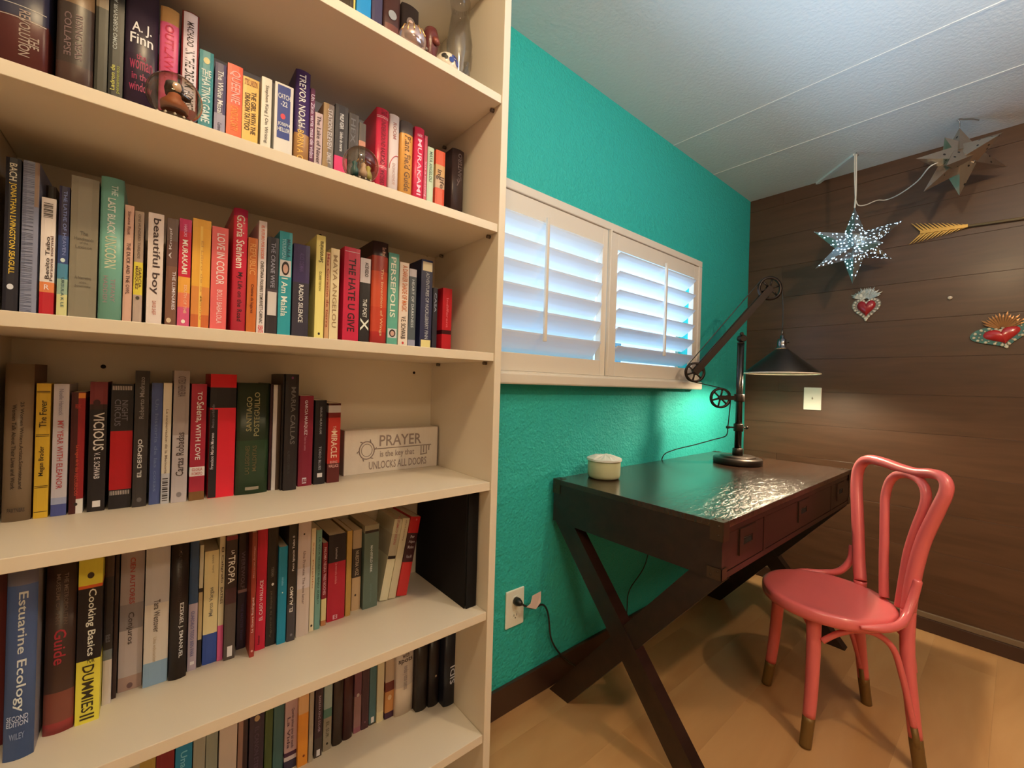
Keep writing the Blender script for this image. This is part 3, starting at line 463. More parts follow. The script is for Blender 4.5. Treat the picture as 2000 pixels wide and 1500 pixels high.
 ('E',0.0434,0.9517,0.025,0.27,[(40,28,26)],'black rounded hardback with tall white capitals reading down',[('EZEKIEL J. EMANUEL',0.1345,0.0376,'d',(220,212,204),0.28,0.62),('HEALTHCARE GUARANTEED',0.2283,0.1372,'d',(64,48,44),0.2,0.5)],{'hard': 1}),
 ('E',0.0645,0.9618,0.0134,0.255,[(52,78,106),0.1219,(180,158,160)],'blue topped lavender paperback with grey boxed lettering',[('GUARDALO TODO BIEN PARA',0.1087,0.0259,'d',(100,95,130),0.4,0.45)],{'pl': [(0.3,0.75,0.0165,0.0108,(225,212,200))]}),
 ('E',0.0753,0.965,0.0061,0.225,[(210,196,160),0.1457,(40,30,28),0.1381,(188,160,110),0.0505,(40,30,28)],'thin cream and black leaflet left of the cream and blue paperback',[],{}),
 ('E',0.0909,0.9658,0.022,0.211,[(226,204,146),0.0561,(48,72,136)],'cream paperback with grey serif title and royal blue foot',[('Marco Vargas',0.1428,0.0889,'u',(130,120,100),0.36,0.55),('julio 2009',0.2034,0.1697,'u',(160,145,110),0.16,0.6)],{}),
 ('E',0.107,0.9646,0.0089,0.235,[(216,196,150),0.0665,(214,88,126)],'slim cream paperback with pink foot',[('El Caligrafo',0.2145,0.1464,'d',(90,75,60),0.5,0.5),('BATRES',0.1387,0.1075,'d',(90,75,60),0.45,0.5)],{}),
 ('E',0.1213,0.9575,0.018,0.235,[(130,40,46),0.2272,(56,40,36),0.1354,(72,40,42),0.106,(84,70,60)],'dark brown paperback with bold slanted white title',[('LA',0.2077,0.1999,'d',(225,212,200),0.3,0.6),('TROPA',0.1979,0.1452,'d',(232,220,208),0.62,0.5)],{'pl': [(0.3,0.75,0.0256,0.0059,(225,212,200))]}),
 ('E',0.1435,0.9819,0.0155,0.235,[(58,36,38),0.1174,(150,110,100),0.1113,(48,32,44)],'dark purple paperback with faint spaced capitals pushed back',[('WEREWOLF',0.1927,0.1195,'d',(110,85,85),0.42,0.5),('THE MASTER THIEF',0.0889,0.0174,'d',(80,60,90),0.25,0.5)],{}),
 ('E',0.1557,0.9399,0.0081,0.24,[(140,62,42),0.1722,(150,56,40),0.0833,(158,54,42)],'rust coloured paperback standing forward of the red ones',[('La Guera Rodriguez',0.1149,0.0476,'u',(226,190,170),0.6,0.5),('Mecenas Arteaga',0.2136,0.1525,'u',(200,140,120),0.4,0.5)],{'sp': [(0.5,0.0119,0.004,(220,160,140))]}),
 ('E',0.172,0.9561,0.0177,0.245,[(198,24,52)],'bright red paperback with white capitals reading upward',[('EL CASO WALLACE',0.1376,0.0582,'u',(240,205,195),0.34,0.5),('Reservoir',0.0296,0.0112,'u',(60,10,20),0.24,0.35)],{}),
 ('E',0.1913,0.959,0.0183,0.25,[(34,26,22)],'tall black paperback with a small pale dot mid spine',[('YERMA',0.1581,0.1374,'d',(120,110,95),0.28,0.5),('Aguero la Espiral',0.1095,0.0161,'u',(90,75,55),0.26,0.45)],{'sp': [(0.55,0.1229,0.004,(215,205,190))]}),
 ('E',0.209,0.953,0.0159,0.1963,[(20,130,152)],'turquoise paperback shorter than its dark neighbours',[('miradas',0.1348,0.1181,'d',(130,190,200),0.25,0.5)],{'sp': [(0.5,0.1035,0.002,(220,230,230))]}),
 ('E',0.226,0.9509,0.0153,0.245,[(44,38,34),0.0762,(66,60,60)],'grey black paperback with white title reading upward',[('Paco Ignacio Taibo II',0.2152,0.1437,'u',(222,208,192),0.34,0.6),('EL ALAMO',0.112,0.0603,'u',(232,220,208),0.42,0.45)],{'sp': [(0.55,0.0127,0.004,(120,112,108))]}),
 ('E',0.2491,0.9557,0.0246,0.252,[(206,182,166),0.1424,(214,196,186),0.0993,(206,182,160)],'tall off white paperback with a tiny bird mark',[('Una Promesa: The love letter',0.1768,0.0669,'d',(130,105,95),0.2,0.5)],{'sp': [(0.45,0.2133,0.003,(60,45,40))]}),
 ('E',0.2686,0.9617,0.0092,0.2195,[(226,205,160)],'thin cream paperback left of the thin green one',[('Ser Pueblo',0.19,0.0913,'d',(190,130,90),0.3,0.5)],{'sp': [(0.5,0.0121,0.004,(40,30,25))]}),
 ('E',0.2801,0.9625,0.0114,0.2137,[(112,150,130)],'thin sage green paperback with dark tiny letters',[('LA VIDA SECRETA BAJO SUELO',0.1983,0.0544,'d',(50,80,66),0.4,0.5)],{}),
 ('E',0.2949,0.9683,0.0106,0.1811,[(130,22,34),0.0586,(220,195,130),0.0113,(190,120,70)],'short thin maroon paperback with cream foot',[('PALOMA NEGRA TRES NOCHES',0.171,0.0676,'d',(220,170,165),0.5,0.5)],{'deep': 0.0}),
 ('E',0.3232,0.9749,0.0378,0.1925,[(34,24,28),0.1304,(178,28,46)],'thick paperback with black upper and crimson lower half',[('Lemoine',0.1626,0.1373,'d',(180,160,150),0.13,0.45),('La memoria olvidada',0.1281,0.082,'d',(220,130,125),0.13,0.45),('El',0.0127,0.0035,'h',(230,180,175),0.25,0.45)],{}),
 ('E',0.3503,0.9755,0.0115,0.1938,[(184,140,66)],'thin mustard gold book beside the black and crimson one',[],{}),
 ('E',0.3734,0.99,0.0204,0.1874,[(176,146,108),0.1441,(60,46,36),0.0766,(196,158,112)],'tan paperback with dark picture block and sketch at foot',[('NUESTRA VOZ',0.1392,0.0814,'d',(190,165,130),0.4,0.5)],{'sp': [(0.4,0.0355,0.004,(60,45,35))]}),
 ('E',0.4036,0.9801,0.0347,0.1964,[(150,136,104),0.1794,(92,104,86)],'grey green paperback with white capitals and black stripe',[('MANSFIELD PARK',0.1477,0.0844,'d',(220,215,200),0.16,0.5),('JANE AUSTEN',0.0575,0.0147,'d',(112,130,110),0.14,0.5)],{'pl': [(0.02,0.98,0.1842,0.1782,(40,26,24))]}),
 ('E',0.4417,0.99,0.021,0.195,[(206,190,150),0.1588,(190,172,136),0.106,(222,205,160)],'leaning off white book with black cover and pale spine label',[('POESIA COMPLETA',0.2039,0.1336,'u',(180,100,90),0.3,0.5)],{'lean': 10,'pl': [(0.02,0.98,0.106,0.0984,(40,26,24))]}),
 ('E',0.4618,0.9875,0.0188,0.195,[(208,188,146)],'plain leaning cream book between two other leaning ones',[('Retorno y fuga',0.1908,0.1401,'u',(150,120,90),0.26,0.5)],{'lean': 10}),
 ('E',0.4859,0.9839,0.0275,0.195,[(176,28,30),0.154,(60,24,28),0.0819,(196,44,40)],'leaning red and black book nearest the big binder',[('Por',0.1488,0.1411,'h',(190,170,160),0.4,0.5),('Algun',0.136,0.1283,'h',(190,170,160),0.6,0.5),('Motivo',0.1231,0.1154,'h',(190,170,160),0.6,0.5),('Rosa M',0.1,0.0922,'h',(170,150,140),0.5,0.5)],{'lean': 10,'sp': [(0.6,0.1873,0.004,(200,90,80))]}),
 ('F',0.007,0.99,0.0223,0.21,[(176,142,62)],'ochre book,leftmost on the lowest shelf in view',[],{}),
 ('F',0.0318,0.99,0.0261,0.22,[(128,22,28)],'dark red book on the lowest shelf',[],{}),
 ('F',0.0587,0.99,0.025,0.22,[(24,126,160)],'bright turquoise blue book on the lowest shelf',[('Una',0.1279,0.097,'d',(120,190,200),0.4,0.5)],{}),
 ('F',0.0822,0.99,0.0188,0.22,[(158,152,130)],'grey green book right of the turquoise one on the lowest shelf',[],{}),
 ('F',0.1018,0.99,0.0186,0.225,[(146,146,124)],'second grey green book left of the white one on the lowest shelf',[],{}),
 ('F',0.1283,0.99,0.0296,0.225,[(206,182,158)],'wide white book between grey green and dark ones on the lowest shelf',[],{}),
 ('F',0.1532,0.99,0.0167,0.225,[(56,30,30)],'dark brown book right of the wide white one on the lowest shelf',[],{'edge': (150,110,90)}),
 ('F',0.1773,0.9893,0.0263,0.225,[(60,40,50)],'thick dark plum book with a cream patch at its top',[('EL CANON ETERNO',0.1155,0.0096,'d',(92,70,80),0.3,0.5)],{'sp': [(0.5,0.1324,0.009,(176,140,96))]}),
 ('F',0.199,0.9873,0.014,0.22,[(74,84,34)],'olive green book on the lowest shelf',[],{}),
 ('F',0.2171,0.9856,0.0192,0.22,[(66,96,88)],'greyish teal book between olive and patterned ones',[],{}),
 ('F',0.2397,0.9815,0.0238,0.22,[(190,150,140),0.0364,(70,34,56),0.0276,(205,185,175),0.0188,(56,48,66)],'pale pink book with sketchy dark lettering and dark foot',[('Querido primer amor del mundo',0.1278,0.043,'d',(90,60,70),0.3,0.6),('La Vida',0.1113,0.0452,'d',(90,60,70),0.25,0.3)],{}),
 ('F',0.2619,0.9728,0.0198,0.215,[(222,168,110),0.1116,(226,140,44)],'bright orange paperback on the lowest shelf',[],{'sp': [(0.6,0.0206,0.004,(120,50,20))]}),
 ('F',0.2776,0.9713,0.0083,0.215,[(168,148,120)],'thin grey beige book right of the bright orange one',[],{}),
 ('F',0.2937,0.9747,0.0159,0.21,[(60,34,38),0.0416,(66,52,44)],'slim dark plum book with pale spaced lettering',[('BARBARA KING SOLVER',0.1347,0.0552,'d',(170,140,140),0.3,0.55)],{'pl': [(0.3,0.75,0.0165,0.0028,(225,212,200))]}),
 ('F',0.3142,0.9803,0.0175,0.21,[(156,166,150),0.0933,(84,120,100),0.0736,(150,134,108)],'grey and green landscape spine on the lowest shelf',[('EL SUR',0.0644,0.0296,'d',(90,80,60),0.4,0.5)],{'sp': [(0.5,0.0157,0.004,(40,30,25))]}),
 ('F',0.3377,0.9825,0.0215,0.2,[(62,44,34)],'dark brown rounded leather book on the lowest shelf',[],{'hard': 1}),
 ('F',0.3606,0.9841,0.021,0.2,[(70,28,26)],'deep maroon brown book beside the leather one',[],{'hard': 1}),
 ('F',0.3843,0.9876,0.0169,0.205,[(110,60,64),0.0861,(150,105,95),0.0128,(150,90,95)],'mauve brown book with an oval picture on the lowest shelf',[],{'sp': [(0.5,0.0885,0.006,(190,165,150))]}),
 ('F',0.4023,0.9868,0.0173,0.205,[(72,38,40)],'slim dark maroon book right of the mauve one',[],{'sp': [(0.5,0.0167,0.003,(140,95,95))]}),
 ('F',0.4211,0.9886,0.0164,0.205,[(74,104,100),0.0038,(80,70,55)],'slim teal grey book with a small cream label',[],{'pl': [(0.3,0.75,0.0188,0.005,(225,212,200))]}),
 ('F',0.439,0.9855,0.0168,0.205,[(206,186,142),0.0246,(222,200,146)],'slim cream book left of the portrait paperback',[],{}),
 ('F',0.4615,0.9831,0.0225,0.205,[(186,156,122),0.0894,(110,42,30),0.0664,(196,130,70),0.0153,(66,34,52)],'brown paperback with a pale woman portrait',[],{'sp': [(0.5,0.0511,0.009,(222,180,130))]}),
 ('F',0.4966,0.9752,0.0469,0.205,[(206,184,160),0.0688,(226,200,168)],'thick cream book with grey cover edge and black word',[('with',0.1541,0.1412,'h',(90,70,60),0.4,0.5),('spots',0.1399,0.1257,'h',(60,45,40),0.8,0.5),('novelas y otros cuentos',0.1205,0.0623,'d',(150,130,120),0.35,0.5)],{'hard': 1}),
 ('F',0.5361,0.9585,0.0312,0.2,[(40,30,26)],'black rounded book right of the thick cream one',[],{'hard': 1}),
 ('F',0.568,0.9535,0.0298,0.2,[(38,28,26)],'black book with a small metallic ornament',[],{'hard': 1,'sp': [(0.6,0.076,0.004,(190,160,120))]}),
 ('F',0.6025,0.9309,0.0383,0.2,[(26,26,34)],'black hardback closing the lowest shelf with thin white capitals',[('SIDI',0.099,0.0536,'u',(206,200,196),0.4,0.6)],{'hard': 1}),
]

rb = random.Random(11)
GR = dict(A='books on the cropped top shelf', B='books on the second shelf from the top', C='books on the middle shelf', D='books on the shelf with the wooden sign', E='books on the shelf with the black binder', F='books on the lowest shelf')
def col(rgb, rough=.42, pre='cover'):
    return mat('%s_%d_%d_%d' % (pre, *rgb), seen(rgb), rough, spec=.4)
m_page = mat('paper_pages', seen((214, 192, 156)), .85, vary=(60, .06, (8, 1, 1)))
def make_book(row, xc, yc, w, h, bands, label, texts, ex):
    base = (xc, yc, SHZ[row] + .0002)
    t = thing('book', label, 'book', base, GR[row])
    if 'lean' in ex: t.rotation_euler.y = math.radians(ex['lean']); t.location.z += w / 2 * math.sin(math.radians(ex['lean'])) + .0002
    LOCAL[0] = True
    hard = ex.get('hard', 0); bul = min(.0045, w * .16) if hard else min(.0007, w * .05)
    d = min(ex.get('dd', rb.uniform(.125, .15)), BBK - .002 - yc); ns = 8 if hard else 4; hw = w / 2
    def yy(x):
        q = max(-1, min(1, x / hw)); return -bul * (1 - q * q) if hard else -bul * (1 - q ** 6)
    outer = [(-hw, d)] + [(-hw + w * i / ns, yy(-hw + w * i / ns)) for i in range(ns + 1)] + [(hw, d)]
    tk = min(.0026 if hard else .0007, w * .2)
    inner = [(-hw + tk, d)] + [(-hw + tk + (w - 2 * tk) * i / ns, yy(-hw + w * i / ns) + tk) for i in range(ns + 1)] + [(hw - tk, d)]
    cols = [bands[0]] + [bands[i] for i in range(2, len(bands), 2)]; zs = [h] + [min(h, max(0, bands[i])) for i in range(1, len(bands), 2)] + [0]
    mats = []; mi = []
    for c in cols:
        m = col(c, .34 if hard else .40)
        if m not in mats: mats.append(m)
        mi.append(mats.index(m))
    bm = bmesh.new(); np_ = len(outer); side = len(mats)
    if 'edge' in ex: mats.append(col(ex['edge']))
    if 'rside' in ex: mats.append(col(ex['rside']))
    lev = [[(bm.verts.new((x, y_, z)), ) for x, y_ in outer] for z in zs]; li = [[bm.verts.new((x, y_, z)) for x, y_ in inner] for z in zs]
    for k in range(len(zs) - 1):
        if zs[k] - zs[k + 1] < 1e-5: continue
        for i in range(np_ - 1):
            f = bm.faces.new((lev[k][i][0], lev[k][i + 1][0], lev[k + 1][i + 1][0], lev[k + 1][i][0])); f.material_index = mi[k]
            if 'edge' in ex and i <= 1 + ns // 4: f.material_index = side
            if 'rside' in ex and i == np_ - 2: f.material_index = side
            if hard and 0 < i < np_ - 2: f.smooth = True
            g = bm.faces.new((li[k][i], li[k + 1][i], li[k + 1][i + 1], li[k][i + 1])); g.material_index = mi[k]
    for k, a in ((0, 0), (len(zs) - 1, 1)):
        for i in range(np_ - 1):
            f = bm.faces.new((lev[k][i][0], li[k][i], li[k][i + 1], lev[k][i + 1][0])); f.material_index = mi[min(k, len(mi) - 1)]
    bmesh.ops.recalc_face_normals(bm, faces=bm.faces[:])
    me = bpy.data.meshes.new('cover'); bm.to_mesh(me); bm.free()
    for m in mats: me.materials.append(m)
    link('cover', me, t)
    ins = .003 if hard else .0002
    MB().box(-hw + tk, hw - tk, tk + .0006, d - .003, ins, h - ins - .0002).build('pages', m_page, t)
    def quad(x0, x1, za, zb, m, name, off=.0003, n=6):
        b_ = MB()
        for i in range(n):
            xa, xb = x0 + (x1 - x0) * i / n, x0 + (x1 - x0) * (i + 1) / n
            b_.poly([(xa, yy(xa) - off, zb), (xb, yy(xb) - off, zb), (xb, yy(xb) - off, za), (xa, yy(xa) - off, za)])
        return b_.build(name, m, t)
    for (a, b_, za, zb, c) in ex.get('pl', []):
        quad(-hw + a * w, -hw + b_ * w, min(za, h - .001), max(zb, .001), col(c), 'label_patch', .00025)
    for (cx, cz, r, c) in ex.get('sp', []):
        r = min(r, w * .42) * .55; b_ = MB(); x0 = -hw + cx * w
        b_.poly([(x0 + r * math.cos(a * PI / 7), yy(x0 + r * math.cos(a * PI / 7)) - .0005, cz + 1.25 * r * math.sin(a * PI / 7)) for a in range(14)]).build('emblem', col(c), t)
    if 'pic' in ex:
        za, zb = ex['pic']; zc = (za + zb) / 2; q = (za - zb) / 2
        quad(-hw * .86, hw * .86, za, zb, col((205, 195, 180)), 'portrait_panel', .00025)
        for rx, rz, dz, c, of in ((.62, .85, 0, (40, 26, 26), .0005), (.4, .55, -.05, (196, 150, 125), .0007)):
            MB().poly([(hw * rx * math.cos(a * PI / 8), yy(0) - of, zc + q * dz + q * rz * math.sin(a * PI / 8)) for a in range(16)]).build('portrait', col(c), t)
    if 'bc' in ex:
        za, zb = ex['bc']; b_ = MB(); n = 11
        for i in range(n):
            z1 = zb + (za - zb) * i / n; wd_ = (za - zb) / n * (.3 + .4 * ((i * 7) % 3) / 2)
            b_.poly([(-hw * .7, yy(0) - .0005, z1 + wd_), (hw * .6, yy(0) - .0005, z1 + wd_), (hw * .6, yy(0) - .0005, z1), (-hw * .7, yy(0) - .0005, z1)])
        b_.build('barcode', col((50, 40, 38)), t)
    if 'dash' in ex:
        for za, zb in (ex['dash'][:2], ex['dash'][2:]):
            b_ = MB()
            for i in range(12):
                x0 = -hw * .9 + w * .9 * i / 12; b_.poly([(x0, yy(x0) - .0005, zb), (x0 + w * .04, yy(x0) - .0005, zb), (x0 + w * .04, yy(x0) - .0005, za), (x0, yy(x0) - .0005, za)])
            b_.build('stripe_print', col((190, 170, 150)), t)
    if 'lines' in ex:
        b_ = MB(); cl = col(ex.get('linecol', (190, 175, 150)))
        for z in ex['lines']:
            for i in range(6):
                xa, xb = -hw * .92 + w * .92 * i / 6, -hw * .92 + w * .92 * (i + 1) / 6
                b_.poly([(xa, yy(xa) - .0004, z), (xb, yy(xb) - .0004, z), (xb, yy(xb) - .0004, z + .0009), (xa, yy(xa) - .0004, z + .0009)])
        b_.build('line_print', cl, t)
    if 'swirl' in ex:
        z0, c = ex['swirl']; MB().tube([Vector((hw * .85 * math.cos(a / 9 * PI), yy(hw * .85 * math.cos(a / 9 * PI)) - .0008, z0 + .012 * math.sin(a / 9 * PI) - .0035 * a)) for a in range(10)], .0009, 5).build('ribbon_print', col(c), t)
    if 'fibre' in ex:
        b_ = MB(); rr = random.Random(5)
        for i in range(85):
            z = h * (i + rr.random() * .6) / 86; dz = rr.uniform(-.0016, .0016)
            b_.poly([(-hw * .96, yy(0) - .0004, z), (hw * .4, yy(0) - .0004, z + dz), (hw * .4, yy(0) - .0004, z + dz + .0007), (-hw * .96, yy(0) - .0004, z + .0005)])
        b_.build('fibre_print', col((80, 82, 98)), t)['kind'] = 'stuff'
    if 'edge2' in ex: quad(hw * .45, hw, h, h * .72, col(ex['edge2']), 'label_patch')
    if 'oval' in ex:
        MB().poly([(hw * .5 * math.cos(a * PI / 8), yy(0) - .0008, .102 + .010 * math.sin(a * PI / 8)) for a in range(16)]).build('emblem', mat('silver_foil', (.5, .48, .45), .25, .8), t)
        quad(-hw * .8, hw * .8, .082, .04, col((110, 58, 44)), 'label_patch')
    if 'face' in ex:
        for rx, rz, zc, c, of in ((.5, .013, .138, (110, 88, 70), .0005), (.3, .008, .137, (190, 150, 120), .0007)):
            MB().poly([(hw * rx * math.cos(a * PI / 8), yy(0) - of, zc - .03 + rz * math.sin(a * PI / 8)) for a in range(16)]).build('portrait', col(c), t)
    for body, za, zb, dr, c, wf, cf in texts:
        L = za - zb; cx = -hw + cf * w; hh = wf * w
        if L <= 0.001: continue
        if dr == 'd': fn = lambda u, v: ((cx - hh / 2 + v * hh), yy(cx - hh / 2 + v * hh) - .0007, za - u * L)
        elif dr == 'u': fn = lambda u, v: ((cx + hh / 2 - v * hh), yy(cx + hh / 2 - v * hh) - .0007, zb + u * L)
        else: fn = lambda u, v: ((cx - hh / 2 + u * hh), yy(cx - hh / 2 + u * hh) - .0007, zb + v * L)
        text_obj('lettering', body, fn, col(tuple(c), .5), t)
    LOCAL[0] = False
    return t
for row, xc, yc, w, h, bands, label, texts, ex in BOOKS:      # metres; the base stands on its shelf
    make_book(row, xc, yc, w - .0003, h, bands, label, texts, ex)
# ------------------------------------------------------------------ black binder, wooden sign
bd = thing('ring_binder', 'big black binder standing at the right end beside the leaning books', 'binder', (.595, .97, SHZ['E']))
MB().box(.578, .5805, .842, 1.088, SHZ['E'], -.266, bev=.0008).box(.610, .6125, .842, 1.088, SHZ['E'], -.266, bev=.0008).box(.5805, .610, .838, .8405, SHZ['E'], -.266, bev=.0008).build('cover', mat('black_vinyl', (.006, .006, .008), .75, spec=.2), bd)
MB().box(.5815, .609, .843, 1.08, SHZ['E'] + .006, -.275).build('pages', mat('black_page_block', (.014, .013, .013), .7), bd)
m_sign = mat('whitewashed_wood', seen((226, 206, 178)), .7, bump=(40, .3, 6), vary=(30, .05, (6, 1, 1)))
m_ink = mat('brown_sign_ink', seen((152, 130, 114)), .8)
sg = thing('wooden_sign', 'whitewashed wooden block sign about prayer with a painted key', 'sign', (.481, 1.058, SHZ['D']))
SX0, SX1, SY, SZ0, SZ1 = .353, .609, 1.040, SHZ['D'], -.124
MB().box(SX0, SX1, SY, SY + .038, SZ0, SZ1, bev=.0015).build('block', m_sign, sg)
MB().box(SX0 - .0004, SX0 + .0014, SY - .0003, SY + .0382, SZ0, SZ1 + .0003).build('worn_edge', m_ink, sg)
MB().box(SX1 - .0014, SX1 + .0004, SY - .0003, SY + .0382, SZ0, SZ1 + .0003).build('worn_edge', m_ink, sg)
def sgt(body, x0, x1, z0, z1): text_obj('lettering', body, lambda u, v: (SX0 + x0 + u * (x1 - x0), SY - .0006, SZ0 + z0 + v * (z1 - z0)), m_ink, sg)
sgt('PRAYER', .088, .205, .066, .094); sgt('is the key that', .090, .185, .034, .054); sgt('UNLOCKS ALL DOORS', .062, .222, .009, .029)
kb = MB(); kc = (SX0 + .056, SY - .0006, SZ0 + .058)
for r, rr in ((.019, .0013), (.0135, .0008)):
    kb.tube([(kc[0] + r * math.cos(a * PI / 12), kc[1], kc[2] + r * 1.15 * math.sin(a * PI / 12)) for a in range(25)], rr, 5, cap=False)
for a in range(6):
    q = a * PI / 3; kb.tube([(kc[0] + .019 * math.cos(q), kc[1], kc[2] + .022 * math.sin(q)), (kc[0] + .025 * math.cos(q + .2), kc[1], kc[2] + .028 * math.sin(q + .2))], .0013, 5)
kb.tube([(kc[0] + .019, kc[1], kc[2] + .002), (SX0 + .235, kc[1], kc[2] + .003)], .0011, 5)
for dx, l in ((.205, .022), (.213, .017), (.221, .020), (.229, .012)): kb.tube([(SX0 + dx, kc[1], kc[2] + .001), (SX0 + dx, kc[1], kc[2] - l)], .0012, 5)
kb.tube([(SX0 + .203, kc[1], kc[2] - .022), (SX0 + .223, kc[1], kc[2] - .020)], .0012, 5)
kb.build('painted_key', m_ink, sg)
# ------------------------------------------------------------------ glass balls and trinkets
def thin_glass(key, lo, tint, edge=(.8, .8, .8)):
    m = bpy.data.materials.new(key); m.use_nodes = True; nt = m.node_tree; nt.nodes.remove(nt.nodes['Principled BSDF']); o = nt.nodes['Material Output']
    tr = nt.nodes.new('ShaderNodeBsdfTransparent'); tr.inputs[0].default_value = (*tint, 1)
    gl = nt.nodes.new('ShaderNodeBsdfGlossy'); gl.inputs['Roughness'].default_value = .03
    te = nt.nodes.new('ShaderNodeMix'); te.data_type = 'RGBA'; te.inputs[6].default_value = (*tint, 1); te.inputs[7].default_value = (*edge, 1)
    lw = nt.nodes.new('ShaderNodeLayerWeight'); lw.inputs[0].default_value = .5; pw = nt.nodes.new('ShaderNodeMath'); pw.operation = 'POWER'; pw.inputs[1].default_value = 3.5; ml = nt.nodes.new('ShaderNodeMath'); ml.operation = 'MULTIPLY_ADD'; ml.inputs[1].default_value = lo * 1.5; ml.inputs[2].default_value = .07; nt.links.new(lw.outputs['Facing'], pw.inputs[0]); nt.links.new(pw.outputs[0], ml.inputs[0]); nt.links.new(lw.outputs['Facing'], te.inputs[0]); nt.links.new(te.outputs[2], tr.inputs[0])
    mx = nt.nodes.new('ShaderNodeMixShader'); nt.links.new(ml.outputs[0], mx.inputs[0]); nt.links.new(tr.outputs[0], mx.inputs[1]); nt.links.new(gl.outputs[0], mx.inputs[2]); nt.links.new(mx.outputs[0], o.inputs[0])
    return m
m_clear = thin_glass('clear_glass', .62, (.93, .90, .84), (.50, .44, .34))
def globe(label, x, y_, r, big):
    zb = SHZ['B']; t = thing('snow_globe', label, 'snow globe', (x, y_, zb), 'glass balls on the second shelf')
    MB().lathe([(r * .80, 0), (r * .82, .010), (r * .62, .018)], (x, y_, zb), 28).build('base', mat('dark_bronze', (.05, .032, .02), .4, .5), t)
    zc = zb + .016 + r * .95
    b_ = MB()
    for i in range(16):
        a = i * PI / 8; b_.lathe([(0, .003), (.0028, 0), (0, -.003)], (x + r * .80 * math.cos(a), y_ + r * .80 * math.sin(a), zb + .013), 6)
    b_.build('bead_trim', mat('tarnished_silver', (.5, .45, .38), .3, .8), t)
    prof = [(r * math.sin(a * PI / 16), -r * math.cos(a * PI / 16)) for a in range(0, 17)]
    prof[0] = (0, -r); prof[-1] = (0, r)
    MB().lathe(prof, (x, y_, zc), 28).build('glass_ball', m_clear, t)
    if big:   # kneeling figurine with dark hair and skirt
        MB().lathe([(.017, -.020), (.018, -.010), (.010, 0), (.008, .006), (.0045, .009)], (x, y_, zc), 16).build('figurine_body', mat('figurine_rust', (.30, .09, .04), .5), t)
        hd = MB().lathe([(0, -.009), (.006, -.006), (.0078, 0), (.006, .006), (0, .009)], (x + .001, y_ - .003, zc + .015), 14).build('figurine_head', mat('figurine_skin', (.62, .42, .30), .5), t)
        MB().lathe([(.011, -.010), (.0125, 0), (.011, .008), (0, .0125)], (x - .001, y_ + .003, zc + .015), 14).build('hair', mat('figurine_hair', (.02, .01, .008), .4), hd)
        MB().lathe([(0, -.004), (.006, -.002), (.006, .002), (0, .004)], (x + .014, y_ - .006, zc + .002), 10).build('figurine_flower', mat('figurine_hair', (.02, .01, .008), .4), t)
    else:     # little teal and white figures with gold curls
        for dx, dy, c, n in ((-.012, 0, (.01, .10, .13), 'figurine_teal'), (.004, -.004, (.55, .40, .32), 'figurine_skin2'), (.016, .002, (.45, .42, .12), 'figurine_green')):
            MB().lathe([(.007, -.026), (.008, -.014), (.004, -.004), (.0055, .001), (0, .006)], (x + dx, y_ + dy, zc), 12).build('figurine', mat(n, c, .4), t)
        for k in range(3):
            MB().tube([(x - .008 + k * .007, y_, zc + .004), (x - .005 + k * .007, y_ - .002, zc + .012), (x - .002 + k * .006, y_, zc + .006)], .0007, 5).build('gold_curl', mat('gold_wire', (.8, .5, .2), .3, .9), t)
globe('larger glass ball with dark haired figurine before the pink book', .015, .85, .0355, True)
globe('smaller clear glass ball with teal figures before the charcoal book', .305, .85, .0345, False)
zA = SHZ['A']
# top shelf trinkets
tr = thing('glass_ornament', 'silvery glass ball ornament with gold drips before the portrait book', 'ornament', (.405, .846, zA))
MB().lathe([(.018, 0), (.022, .006), (.014, .014)], (.405, .846, zA), 18).build('base', mat('tarnished_silver', (.5, .45, .38), .3, .8), tr)
MB().lathe([(.030 * math.sin(a * PI / 12), -.030 * math.cos(a * PI / 12)) if 0 < a < 12 else (0, -.030 if a == 0 else .030) for a in range(13)], (.405, .846, zA + .042), 20).build('glass_ball', mat('pink_mirror_glass', (.55, .42, .42), .12, .7), tr)
for k in range(5):
    a = PI + .35 + k * .45; MB().tube([(.405 + .0305 * math.cos(a) * s_, .846 + .0305 * math.sin(a) * s_, zA + .042 + z_) for s_, z_ in ((.25, .0295), (.75, .021), (1, .004 - .003 * (k % 2)))], .0014, 5).build('gold_drip', mat('gold_wire', (.8, .5, .2), .3, .9), tr)
tr2 = thing('carved_figure', 'dark red carved wooden figure between the books and the painted ball', 'figurine', (.462, .872, zA))
MB().lathe([(.020, 0), (.021, .02), (.017, .045), (.014, .06), (.018, .075), (.019, .095), (.014, .112), (0, .118)], (.462, .872, zA), 18).build('body', mat('oxblood_wood', (.10, .016, .016), .35, bump=(60, .5, 3)), tr2)
MB().lathe([(.006, -.004), (.010, 0), (0, .006)], (.466, .853, zA + .08), 10, (0, -1, 0)).build('face', mat('oxblood_light', (.22, .05, .035), .4), tr2)
tr4 = thing('silver_charm', 'small coiled silver charm left of the dark red figure', 'ornament', (.434, .855, zA))
MB().tube([(.434 + .010 * math.cos(a * .6), .855 + .008 * math.sin(a * .6), zA + .004 + .0022 * a) for a in range(26)], .0032, 6).build('coil', mat('tarnished_silver', (.5, .45, .38), .3, .8), tr4)
tr3 = thing('painted_ball', 'white ceramic ball with blue flower on the top shelf', 'ornament', (.487, .842, zA))
MB().lathe([(.027 * math.sin(a * PI / 12), -.027 * math.cos(a * PI / 12)) if 0 < a < 12 else (0, -.027 if a == 0 else .027) for a in range(13)], (.487, .842, zA + .027), 22).build('ball', mat('white_ceramic', (.72, .66, .56), .2), tr3)
